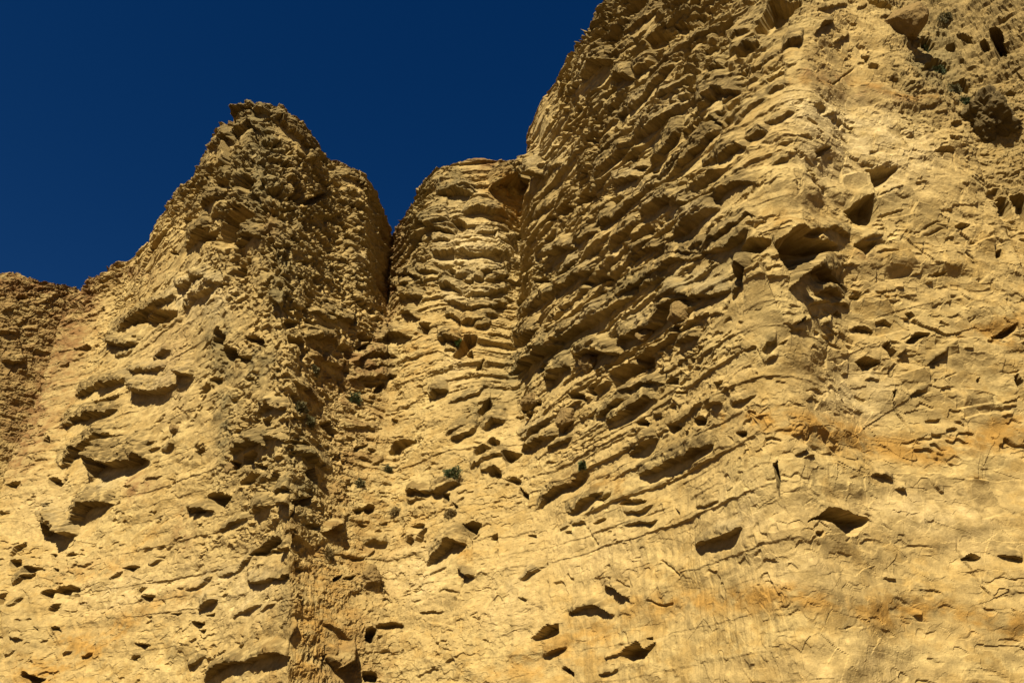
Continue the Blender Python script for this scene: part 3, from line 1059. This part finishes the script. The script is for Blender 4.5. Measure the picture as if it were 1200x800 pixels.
# broken crest: big blocks out of line near the top
crest = smooth(3.0, 5.5, Vv) * (1 - smooth(6.0, 6.3, Vv)) * (1 - smooth(17.8, 18.6, US[None, :])) * .7
D += facets(4.5, 4.0, 1.0, .25, 351, crest * .75) + facets(1.9, 1.6, .5, .4, 361, crest * .6)
D = D.astype(f4)
# shaping of the turf top
D *= (1 - .9 * smooth(6.05, 6.3, Vv))
Dz = (n_mid * .25 + rg * .1) * smooth(5.9, 6.1, Vv) * .8
# ledges sag a little where they stick out most
drop = np.clip(DF, 0, 1.2) * .10
rimz = (fbm((S, S * 0, S * 0), 4.0, 1, 3, 371) * .4 + facets(2.2, 50, 1.0, 0, 381, 1.0) * .3) * smooth(4.6, 5.95, Vv)
XX = X + Nb[..., 0] * D; YY = Y + Nb[..., 1] * D; ZZ = Z + rimz + Nb[..., 2] * D + Dz - drop * wallm

# ------------------------------------------------------------------ rock colour
def mixc(A, c, w): return A * (1 - w[..., None]) + np.array(c, f4) * w[..., None]
nA = fbm(P3, 4.0, 2.0, 3, 401); nB = fbm(P3, 1.1, .6, 3, 411); nC = fbm(P3, .35, .22, 2, 421)
nS = perlin(S / .5, S * 0, Z / 5.0, 431) + .5 * perlin(S / .17, S * 0, Z / 2.5, 432)
C3 = np.zeros(X.shape + (3,), f4); C3[:] = (.47, .34, .138)
C3 = mixc(C3, (.53, .395, .165), smooth(-.1, .6, nA))
C3 = mixc(C3, (.37, .25, .085), smooth(-.1, .5, nB + .5 * nC) * .8)
C3 = mixc(C3, (.30, .22, .095), smooth(.1, .8, nS) * .5 * np.clip(W_FLUTE + .15, 0, 1))
outw = smooth(-.15, .35, D - blur(D, 16, 16))
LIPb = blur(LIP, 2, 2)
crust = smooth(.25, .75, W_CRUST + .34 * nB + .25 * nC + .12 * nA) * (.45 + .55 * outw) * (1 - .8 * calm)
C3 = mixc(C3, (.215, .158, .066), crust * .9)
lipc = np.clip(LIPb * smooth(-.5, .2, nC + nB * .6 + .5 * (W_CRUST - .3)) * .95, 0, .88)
C3 = mixc(C3, (.155, .11, .044), lipc)  # darker brown along ledge lips and the edge just beneath them
C3 = mixc(C3, (.27, .17, .064), smooth(.25, .9, W_RED + .35 * nB) * .9)
C3 = mixc(C3, (.26, .182, .07), smooth(.35, 1.0, W_ROUGH + .4 * nC) * .35)
STAINS = [
 (545,290,45,60,.5,'w'),(780,120,60,20,.35,'w'),(740,210,50,20,.35,'w'),(680,300,50,16,.35,'w'),(800,250,50,16,.4,'w'),(720,370,50,14,.4,'w'),(650,180,30,30,.4,'w'),(300,150,26,40,.6,'g'),(270,190,20,40,.4,'g'),(460,290,10,26,.8,'r'),(455,350,14,30,.7,'r'),(430,420,26,40,.5,'r'),

 (590,178,26,14,1,'r'),(615,168,12,14,.8,'r'),(570,186,14,8,.8,'r'),(598,245,14,20,.9,'o'),(580,222,20,10,.7,'o'),(545,225,16,10,.5,'w'),(20,330,60,12,.8,'r'),(70,330,30,12,.9,'r'),(80,400,16,50,.8,'r'),(45,480,14,40,.9,'r'),(100,350,16,24,.7,'r'),(220,690,40,50,.3,'w'),(620,500,30,16,.3,'w'),

 (1000,170,70,50,.7,'w'),(1060,190,50,40,.5,'w'),(960,130,40,30,.6,'w'),(1000,470,50,40,.6,'w'),(1080,600,80,30,.5,'w'),(880,600,60,40,.4,'w'),(930,670,70,30,.4,'w'),
 (700,640,70,40,.35,'w'),(600,700,40,50,.4,'w'),(490,670,40,40,.5,'w'),(560,300,50,14,.9,'w'),(570,280,40,8,.9,'w'),(560,345,40,8,.7,'w'),(535,430,20,20,.5,'w'),
 (280,690,50,40,.5,'w'),(200,340,0.1,0.1,0,'w'),(235,345,40,34,.8,'w'),(190,440,40,50,.4,'w'),(130,690,60,40,.5,'w'),(60,600,40,40,.35,'w'),(130,560,24,14,.6,'w'),(1010,780,90,30,.3,'w'),
 (430,300,16,30,.4,'w'),(300,180,8,8,.8,'w'),(690,90,14,40,.5,'w'),(640,160,24,24,.4,'w'),(750,150,24,10,.5,'w'),(820,330,30,14,.5,'w'),(1140,640,40,30,.3,'w'),  # x, y, rx, ry, strength, kind (o = orange, r = rust red, g = grey)
 (960,500,60,16,.8,'o'),(1020,520,40,14,.7,'o'),(1085,530,40,12,1,'o'),(1150,515,40,14,.9,'o'),(1190,500,30,12,.8,'o'),(880,490,30,14,.4,'o'),
 (885,700,30,14,.8,'o'),(935,698,25,12,.8,'o'),(1045,718,30,14,1,'o'),(1090,715,25,14,.7,'o'),(1150,730,18,18,.8,'o'),(1190,735,18,16,1,'o'),
 (975,92,22,10,.6,'r'),(945,85,8,14,.5,'r'),(1015,108,30,6,.6,'r'),(1065,115,20,6,.6,'r'),(1160,385,35,9,.7,'o'),(1185,400,24,7,.8,'o'),
 (925,255,35,12,.5,'o'),(1015,300,14,10,.5,'r'),(1100,160,20,6,.2,'o'),(160,572,14,16,.8,'r'),(175,568,20,6,.5,'r'),(215,620,14,26,.45,'r'),
 (120,665,30,10,.4,'o'),(60,680,12,10,.5,'o'),(90,675,12,12,.4,'o'),(105,757,22,14,.8,'o'),(140,730,28,14,.6,'o'),(80,750,14,16,.5,'o'),(45,790,30,18,.7,'o'),(20,775,20,20,.4,'o'),
 (200,410,20,40,.25,'r'),(545,400,12,30,.5,'o'),(490,410,14,30,.45,'o'),(600,235,14,18,.8,'o'),(575,215,20,14,.5,'o'),(565,180,14,10,.9,'r'),(595,172,16,16,1,'r'),(555,195,10,10,.6,'r'),
 (690,560,30,10,.45,'o'),(725,570,20,10,.4,'o'),(620,780,50,20,.5,'o'),(700,750,60,30,.35,'o'),(800,705,50,16,.5,'o'),(775,665,30,10,.2,'o'),
 (315,255,9,18,.8,'o'),(320,270,8,10,.5,'r'),(540,645,12,14,.6,'o'),(380,700,40,70,.45,'o'),(350,760,25,50,.5,'o'),(440,600,60,60,.2,'o'),(390,440,30,40,.45,'r'),(410,500,40,50,.3,'r'),
 (90,360,24,60,.6,'r'),(60,440,24,60,.6,'r'),(25,520,20,50,.7,'r'),(40,335,60,14,.6,'r'),(150,322,40,8,.6,'r'),(470,275,12,40,.9,'r'),(455,330,9,30,.5,'r'),
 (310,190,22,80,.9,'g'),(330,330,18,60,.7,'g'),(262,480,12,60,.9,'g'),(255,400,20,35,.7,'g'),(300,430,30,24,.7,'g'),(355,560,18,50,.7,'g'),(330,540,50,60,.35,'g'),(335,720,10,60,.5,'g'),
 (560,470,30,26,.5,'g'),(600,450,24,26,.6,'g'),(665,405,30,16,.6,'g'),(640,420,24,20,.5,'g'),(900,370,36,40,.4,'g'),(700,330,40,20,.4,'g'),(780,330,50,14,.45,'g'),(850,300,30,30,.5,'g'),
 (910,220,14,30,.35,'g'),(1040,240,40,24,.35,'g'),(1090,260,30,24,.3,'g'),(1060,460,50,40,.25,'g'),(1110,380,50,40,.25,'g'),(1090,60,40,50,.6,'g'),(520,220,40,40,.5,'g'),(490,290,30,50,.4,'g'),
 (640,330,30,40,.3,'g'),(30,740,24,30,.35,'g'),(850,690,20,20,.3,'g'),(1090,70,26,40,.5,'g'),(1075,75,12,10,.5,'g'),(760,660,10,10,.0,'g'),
]
SC_ = {'w': (.56, .44, .225), 'o': (.37, .215, .055), 'r': (.225, .125, .047), 'g': (.20, .158, .072)}
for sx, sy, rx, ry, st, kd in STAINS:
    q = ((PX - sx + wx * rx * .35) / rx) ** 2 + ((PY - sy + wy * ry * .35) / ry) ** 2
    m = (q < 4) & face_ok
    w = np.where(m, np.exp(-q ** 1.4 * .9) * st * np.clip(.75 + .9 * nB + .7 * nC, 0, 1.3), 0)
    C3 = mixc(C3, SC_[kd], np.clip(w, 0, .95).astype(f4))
for bp_, th_, st in (([(850,488),(900,490),(960,501),(1020,520),(1085,533),(1150,515),(1200,496)], 13, .95), ([(790,708),(870,700),(935,698),(1045,716),(1100,717),(1180,728),(1200,738)], 12, .85),
                     ([(1120,395),(1165,385),(1200,372)], 6, .6), ([(620,770),(700,740),(790,705)], 18, .4), ([(60,690),(130,665),(215,600)], 7, .45), ([(40,800),(110,760),(170,715),(230,690)], 9, .6), ([(930,95),(1000,100),(1090,118)], 4, .55)):
    bx = [q[0] for q in bp_]; by = [q[1] for q in bp_]
    q = (PY + wy * 4 + wy2 * 3 - np.interp(PX, bx, by)) / th_
    m = (PX > bx[0] - 6) & (PX < bx[-1] + 60 * (bx[-1] > 1190) + 6) & (np.abs(q) < 2.2) & face_ok
    w = np.where(m, np.exp(-q * q) * st * smooth(-.75, .35, nB + .7 * nC + .5 * nA), 0)
    C3 = mixc(C3, SC_['o'], np.clip(w, 0, .95).astype(f4))
# the soil band and turf edge at the rim
soil = smooth(5.93, 6.0, Vv + .03 * nB) * .8
C3 = mixc(C3, (.15, .092, .042), soil.astype(f4) * (.5 + .5 * smooth(-.3, .3, nB)))
C3 = mixc(C3, (.07, .085, .03), smooth(6.15, 6.4, Vv).astype(f4))
C3 *= (1 + .20 * nC[..., None] + .12 * nB[..., None] + .08 * wx3[..., None])
C3 = np.clip(C3 * .63, .015, .8)
RGH = np.clip(.15 + W_ROUGH * .9 + W_LEDGE * .5 + LIPb * .6, 0, 1)


# ------------------------------------------------------------------ materials
def new_mat(name):
    m = bpy.data.materials.new(name); m.use_nodes = True
    return m, m.node_tree.nodes, m.node_tree.links, m.node_tree.nodes['Principled BSDF']
def rock_mat(name, attr=True, colour=(.3, .24, .13), bump=1.0, fine=1.0):
    m, n, l, b = new_mat(name)
    geo = n.new('ShaderNodeNewGeometry')
    def noise(scale, detail, rough=.6, vec=None, dist=0):
        t = n.new('ShaderNodeTexNoise'); t.inputs['Scale'].default_value = scale
        t.inputs['Detail'].default_value = detail; t.inputs['Roughness'].default_value = rough
        t.inputs['Distortion'].default_value = dist
        l.new(vec or geo.outputs['Position'], t.inputs['Vector']); return t
    if attr:
        a = n.new('ShaderNodeAttribute'); a.attribute_name = 'rock_colour'; base = a.outputs['Color']
    else:
        rgb = n.new('ShaderNodeRGB'); rgb.outputs[0].default_value = (*colour, 1); base = rgb.outputs[0]
    n1 = noise(3.5, 8, .7); n2 = noise(22, 3, .7)
    mr = n.new('ShaderNodeMapRange'); mr.inputs[1].default_value = .3; mr.inputs[2].default_value = .7
    mr.inputs[3].default_value = .72; mr.inputs[4].default_value = 1.20
    l.new(n1.outputs[0], mr.inputs[0])
    mr2 = n.new('ShaderNodeMapRange'); mr2.inputs[1].default_value = .3; mr2.inputs[2].default_value = .7
    mr2.inputs[3].default_value = .91; mr2.inputs[4].default_value = 1.09
    l.new(n2.outputs[0], mr2.inputs[0])
    mu = n.new('ShaderNodeMath'); mu.operation = 'MULTIPLY'
    l.new(mr.outputs[0], mu.inputs[0]); l.new(mr2.outputs[0], mu.inputs[1])
    vm = n.new('ShaderNodeVectorMath'); vm.operation = 'SCALE'
    l.new(base, vm.inputs[0]); l.new(mu.outputs[0], vm.inputs['Scale'])
    l.new(vm.outputs[0], b.inputs['Base Color'])
    b.inputs['Roughness'].default_value = .95
    b.inputs['Specular IOR Level'].default_value = .12
    bp = n.new('ShaderNodeBump'); bp.inputs['Strength'].default_value = .5 * bump; bp.inputs['Distance'].default_value = .05
    add = n.new('ShaderNodeMath'); add.operation = 'MULTIPLY_ADD'
    n3 = noise(9, 6, .7, dist=.4)
    l.new(n3.outputs[0], add.inputs[0]); add.inputs[1].default_value = 1.0
    l.new(n2.outputs[0], add.inputs[2])
    if attr:
        ms = n.new('ShaderNodeMapRange'); ms.inputs[3].default_value = .16; ms.inputs[4].default_value = .75
        l.new(a.outputs['Alpha'], ms.inputs[0]); l.new(ms.outputs[0], bp.inputs['Strength'])
    l.new(add.outputs[0], bp.inputs['Height']); l.new(bp.outputs[0], b.inputs['Normal'])
    return m
M_ROCK = rock_mat('sandstone')

# ------------------------------------------------------------------ meshes out of the one surface: each ledge and hollow its own piece
def tag(o, label=None, cat=None, group=None, kind=None):
    if label: o['label'] = label
    if cat: o['category'] = cat
    if group: o['group'] = group
    if kind: o['kind'] = kind
    return o
V = np.stack([XX, YY, ZZ], -1).astype(f4)
VN = normals(XX, YY, ZZ).astype(f4)
if np.mean(VN[:rim_row, :, 1]) > 0: VN = -VN; FLIP = True
else: FLIP = False
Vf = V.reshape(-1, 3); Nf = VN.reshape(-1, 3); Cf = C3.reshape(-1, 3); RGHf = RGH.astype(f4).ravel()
idx = np.arange(NV * NU).reshape(NV, NU)
F = np.stack([idx[:-1, :-1], idx[:-1, 1:], idx[1:, 1:], idx[1:, :-1]], -1)
if FLIP: F = F[..., ::-1]
def link_part(name, faces, parent=None):
    used, inv = np.unique(faces.ravel(), return_inverse=True)
    me = bpy.data.meshes.new(name)
    me.vertices.add(len(used)); me.vertices.foreach_set('co', Vf[used].ravel())
    me.loops.add(faces.size); me.loops.foreach_set('vertex_index', inv.astype(np.int32).ravel())
    me.polygons.add(len(faces)); me.polygons.foreach_set('loop_start', np.arange(0, faces.size, 4, dtype=np.int32))
    me.polygons.foreach_set('use_smooth', np.zeros(len(faces), bool))
    at = me.color_attributes.new('rock_colour', 'FLOAT_COLOR', 'POINT')
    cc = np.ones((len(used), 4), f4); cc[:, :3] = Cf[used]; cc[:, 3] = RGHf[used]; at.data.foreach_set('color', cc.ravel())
    me.update(calc_edges=True)
    me.materials.append(M_ROCK)
    o = bpy.data.objects.new(name, me); COL.objects.link(o)
    if parent is not None: o.parent = parent
    return o
regions = [('far_cliff', 0, 4.0), ('buttress_cliff', 4.0, 14.0), ('recess_cliff', 14.0, 18.35), ('main_cliff', 18.35, 24.3), ('gully_cliff', 24.3, 99)]
fu = US[:-1]; fv = VS[:-1]
ffid = fid[:-1, :-1]
for name, c0, c1 in regions:
    cm = (fu >= c0) & (fu < c1)
    cols = np.where(cm)[0]
    Fb = F[:rim_row, cols[0]:cols[-1] + 1].reshape(-1, 4); ib = ffid[:rim_row, cols[0]:cols[-1] + 1].ravel()
    cnt = np.bincount(ib, minlength=len(FEATS) + 2)
    keep = np.where(cnt > 45)[0]; keep = keep[keep > 0]
    own = np.isin(ib, keep)
    root = link_part(name, Fb[~own]); tag(root, kind='structure')
    order = np.argsort(ib, kind='stable')
    bounds = np.searchsorted(ib[order], keep), np.searchsorted(ib[order], keep, side='right')
    for k, a_, b_ in zip(keep, *bounds):
        link_part('rock_ledge' if FEATS[k - 1][0] == 'L' else 'rock_hollow', Fb[order[a_:b_]], root)
tp = link_part('cliff_top', F[rim_row:].reshape(-1, 4)); tag(tp, kind='structure')


# ------------------------------------------------------------------ beach
def mesh_obj(name, verts, faces, mat, parent=None, smooth=False):
    me = bpy.data.meshes.new(name); me.from_pydata([tuple(v) for v in verts], [], [tuple(f) for f in faces]); me.update()
    if smooth: me.polygons.foreach_set('use_smooth', np.ones(len(me.polygons), bool))
    me.materials.append(mat)
    o = bpy.data.objects.new(name, me); COL.objects.link(o)
    if parent is not None: o.parent = parent
    return o
M_BEACH = rock_mat('shingle', attr=False, colour=(.11, .072, .035), bump=1.0)
ax = np.concatenate([-np.geomspace(2500, 60, 14), np.linspace(-50, 50, 101), np.geomspace(60, 2500, 14)])
gx, gy = np.meshgrid(ax, ax)
gz = perlin(gx / 6, gy / 6, gx * 0, 77) * .18 * (np.hypot(gx, gy) < 55) + perlin(gx / 1.7, gy / 1.7, gx * 0, 78) * .05 * (np.hypot(gx, gy) < 55)
nn_ = len(ax)
gv = np.stack([gx, gy, gz], -1).reshape(-1, 3)
gi = np.arange(nn_ * nn_).reshape(nn_, nn_)
gf = np.stack([gi[:-1, :-1], gi[:-1, 1:], gi[1:, 1:], gi[1:, :-1]], -1).reshape(-1, 4)
tag(mesh_obj('beach', gv, gf, M_BEACH), kind='structure')

# ------------------------------------------------------------------ points on the finished rock
PXX, PYY, FWW = project(XX, YY, ZZ)
def surf(px, py):
    """the nearest point of rock that is seen at a place of the photograph"""
    q = (PXX[:rim_row] - px) ** 2 + (PYY[:rim_row] - py) ** 2
    m = q < 9
    if not m.any(): m = q < q.min() + 1
    r, c = np.where(m)
    k = np.argmin(FWW[r, c] + q[r, c] * .02)
    return Vector(V[r[k], c[k]].tolist()), Vector(Nb[r[k], c[k]].tolist()), float(FWW[r[k], c[k]])

# ------------------------------------------------------------------ loose and half-buried rocks
def icosphere(sub):
    import bmesh
    bm = bmesh.new(); bmesh.ops.create_icosphere(bm, subdivisions=sub, radius=1.0)
    v = np.array([x.co[:] for x in bm.verts]); f = [[w.index for w in p.verts] for p in bm.faces]
    bm.free(); return v, f
ICO5, ICO4 = icosphere(5), icosphere(4)
def rock_shape(seed, planes, rough, size, ico):
    r = np.random.default_rng(seed); v, f = ico
    n = r.normal(size=(planes, 3)); n /= np.linalg.norm(n, axis=1, keepdims=True)
    d = r.uniform(.68, .95, planes)
    dots = v @ n.T
    rad = np.min(np.where(dots > .05, d / np.maximum(dots, .05), 9), axis=1)
    rad = np.minimum(rad, 1.12)
    p = v * rad[:, None]
    a, b, c = [(p[:, k] + seed).astype(f4) for k in range(3)]
    nz = _perlin1(a * f4(1.8), b * f4(1.8), c * f4(1.8), seed) * .12 + _perlin1(a * f4(5), b * f4(5), c * f4(5), seed + 1) * .06 \
        + _perlin1(a * f4(14), b * f4(14), c * f4(14), seed + 2) * .03
    return (p * (1 + rough * nz)[:, None]) * np.array(size), f
ROCK_M = {
 'dark': rock_mat('dark_rock', attr=False, colour=(.085,.062,.027), bump=1.3),
 'brown': rock_mat('brown_rock', attr=False, colour=(.16, .108, .042), bump=1.2),
 'pale': rock_mat('pale_rock', attr=False, colour=(.38, .27, .10), bump=1.0),
}
ROCKS = [ # px, py, half width px, half height px, seed, planes, roughness, material, buried part, label
 (1155,137,25,29,3,11,2.3,'dark',.38,'large dark brown rounded boulder hanging in the rubble gully at upper right'),
 (1058,32,20,22,5,9,.8,'brown',.25,'angular brown block jutting out under the greenery at the top of the pale face'),
 (793,369,14,12,7,14,1.2,'brown',.35,'rounded brown boulder bedded below the longest curved ledge'),
 (757,393,10,9,9,16,1.6,'brown',.3,'small round rough nodule just left of and below the rounded brown boulder'),
 (690,428,12,10,11,12,1.3,'brown',.4,'rough brown lump sitting in the shadow under the ledge mid cliff'),
 (622,472,11,9,13,14,1.2,'brown',.35,'egg shaped brown stone beside the grey weathered knob at centre'),
 (664,490,13,12,15,12,1.2,'brown',.4,'blunt brown boulder above the two parallel stepped ledges'),
 (272,546,7,7,17,14,1.3,'brown',.3,'small brown nodule standing proud of the smooth left buttress face'),
 (204,503,7,6,19,14,1.5,'brown',.3,'small rough stone on the pale bank of the left face'),
 (438,677,14,12,21,16,2.4,'brown',.35,'crumbly speckled round boulder near the foot of the central gully'),
]
for px, py, hw, hh, sd, pl, ro, mt, bur, lab in ROCKS:
    p, n, fw = surf(px, py)
    s_ = fw / FPX
    rw, rh = hw * s_ * 1.05, hh * s_ * 1.12
    v, f = rock_shape(sd, pl, ro, (rw, (rw + rh) * .5, rh), ICO5 if hw > 12 else ICO4)
    o = mesh_obj('boulder', v, f, ROCK_M[mt])
    hn = Vector((n.x, n.y, 0)).normalized()
    o.location = p + hn * ((rw + rh) * .5 * (.8 - 2 * bur))
    tag(o, lab, 'boulder')

# ------------------------------------------------------------------ plants rooted in cracks
def leaf_mat(name, c1, c2):
    m, n, l, b = new_mat(name)
    oi = n.new('ShaderNodeNewGeometry')
    mx = n.new('ShaderNodeMix'); mx.data_type = 'RGBA'
    mx.inputs[6].default_value = (*c1, 1); mx.inputs[7].default_value = (*c2, 1)
    l.new(oi.outputs['Random Per Island'], mx.inputs[0]); l.new(mx.outputs[2], b.inputs['Base Color'])
    b.inputs['Roughness'].default_value = .7; b.inputs['Specular IOR Level'].default_value = .25
    return m
PL_M = {'green': leaf_mat('green_leaf', (.025, .042, .014), (.07, .085, .028)),
        'bright': leaf_mat('fresh_leaf', (.05, .085, .02), (.09, .13, .03)),
        'dull': leaf_mat('dull_leaf', (.06, .06, .025), (.14, .115, .045)),
        'dry': leaf_mat('dry_grass', (.13, .09, .035), (.26, .19, .075)),
        'stem': leaf_mat('stem', (.08, .05, .025), (.14, .09, .04))}
PLANTS = [
 (415,468,9,9,'green','shrub','dark green rounded shrub growing on the dusty slope of the central gully'),
 (530,552,15,8,'green','mat','low green cushion plant spread on top of a brown ledge left of centre'),
 (685,545,6,6,'green','shrub','tiny dark green tuft between two ledges on the middle of the cliff'),
 (423,565,7,6,'dull','shrub','sparse dull green tuft low in the central gully'),
 (456,549,7,5,'dull','mat','small dark mat of leaves right of the sparse tuft in the gully'),
 (537,402,4,6,'bright','shrub','fresh green sprig in the crack under the recess'),
 (352,478,12,8,'dull','mat','olive creeping plant on the right flank of the buttress'),
 (364,495,10,8,'dull','mat','thin olive mat just below the creeping plant on the buttress flank'),
 (372,433,7,6,'dull','mat','upper small olive clump on the buttress flank above the creeping plant'),
 (385,649,6,9,'dry','shrub','dry brown bush at the foot of the buttress edge'),
 (463,598,7,6,'dry','shrub','round dead tuft right of the two dark hollows low in the gully'),
 (528,602,9,5,'dry','mat','withered grass on the crest of the big rough block'),
 (1086,55,9,13,'green','hang','green plant hanging beside the angular block at the top right'),
 (1100,82,9,9,'green','hang','second green clump down the gully edge, above the seam of dark stones'),
 (1117,102,9,8,'dull','hang','olive clump midway along the gully edge above the dark boulder'),
 (1131,118,8,8,'green','hang','dark green clump touching the top of the large dark boulder'),
 (1108,22,9,9,'dull','hang','olive scrub at the upper edge of the rubble gully'),
]
for i, (px, py, hw, hh, kd, form, lab) in enumerate(PLANTS):
    p, n, fw = surf(px, py)
    s_ = fw / FPX; rw, rh = hw * s_, hh * s_
    r = np.random.default_rng(900 + i)
    root = bpy.data.objects.new('rock_plant', None); COL.objects.link(root)
    hn = Vector((n.x, n.y, 0)).normalized(); side = hn.cross(Vector((0, 0, 1)))
    root.location = p; root.empty_display_size = .1
    tag(root, lab, 'plant')
    vs, fs, sv, sf = [], [], [], []
    N_ = int(260 + 900 * min(1, hw / 15)); base_ = np.array(hn[:]); sd_ = np.array(side[:]); up_v = np.array((0, 0, 1.))
    dep = min(rw, rh) * (1.0 if form == 'shrub' else .6)
    for k in range(N_):
        q = r.normal(size=3); q /= np.linalg.norm(q); rad = r.uniform(.35, 1.0) ** .6 * (.8 + .35 * math.sin(q[0] * 5 + i) * math.cos(q[2] * 4))
        c = sd_ * q[0] * rw * rad + base_ * (abs(q[1]) * dep * rad) + up_v * (q[2] * rh * rad)
        dirv = (sd_ * q[0] + base_ * abs(q[1]) + up_v * (q[2] + (.5 if form != 'hang' else -.5))) + r.normal(size=3) * .45
        dirv /= np.linalg.norm(dirv)
        t = np.cross(dirv, r.normal(size=3)); t /= np.linalg.norm(t)
        L = r.uniform(.05, .11) * (1.5 if kd == 'dry' else 1); W = L * (.12 if kd == 'dry' else .26)
        m_ = np.cross(dirv, t) * L * .12
        b0 = len(vs)
        vs += [c, c + dirv * L * .45 + t * W + m_, c + dirv * L, c + dirv * L * .45 - t * W + m_]
        fs.append((b0, b0 + 1, b0 + 2, b0 + 3))
        if k % 14 == 0:
            e = c; u = np.cross(e / (np.linalg.norm(e) + 1e-6), (0.3, .2, .9)); u = u / np.linalg.norm(u) * .006
            w = np.cross(e / (np.linalg.norm(e) + 1e-6), u)
            b1 = len(sv)
            sv += [u, -u * .5 + w, -u * .5 - w, e + u * .4, e - u * .2 + w * .4, e - u * .2 - w * .4]
            sf += [(b1, b1 + 1, b1 + 4, b1 + 3), (b1 + 1, b1 + 2, b1 + 5, b1 + 4), (b1 + 2, b1, b1 + 3, b1 + 5)]
    mesh_obj('foliage', vs, fs, PL_M[kd], root)
    mesh_obj('stem', sv, sf, PL_M['stem'], root)
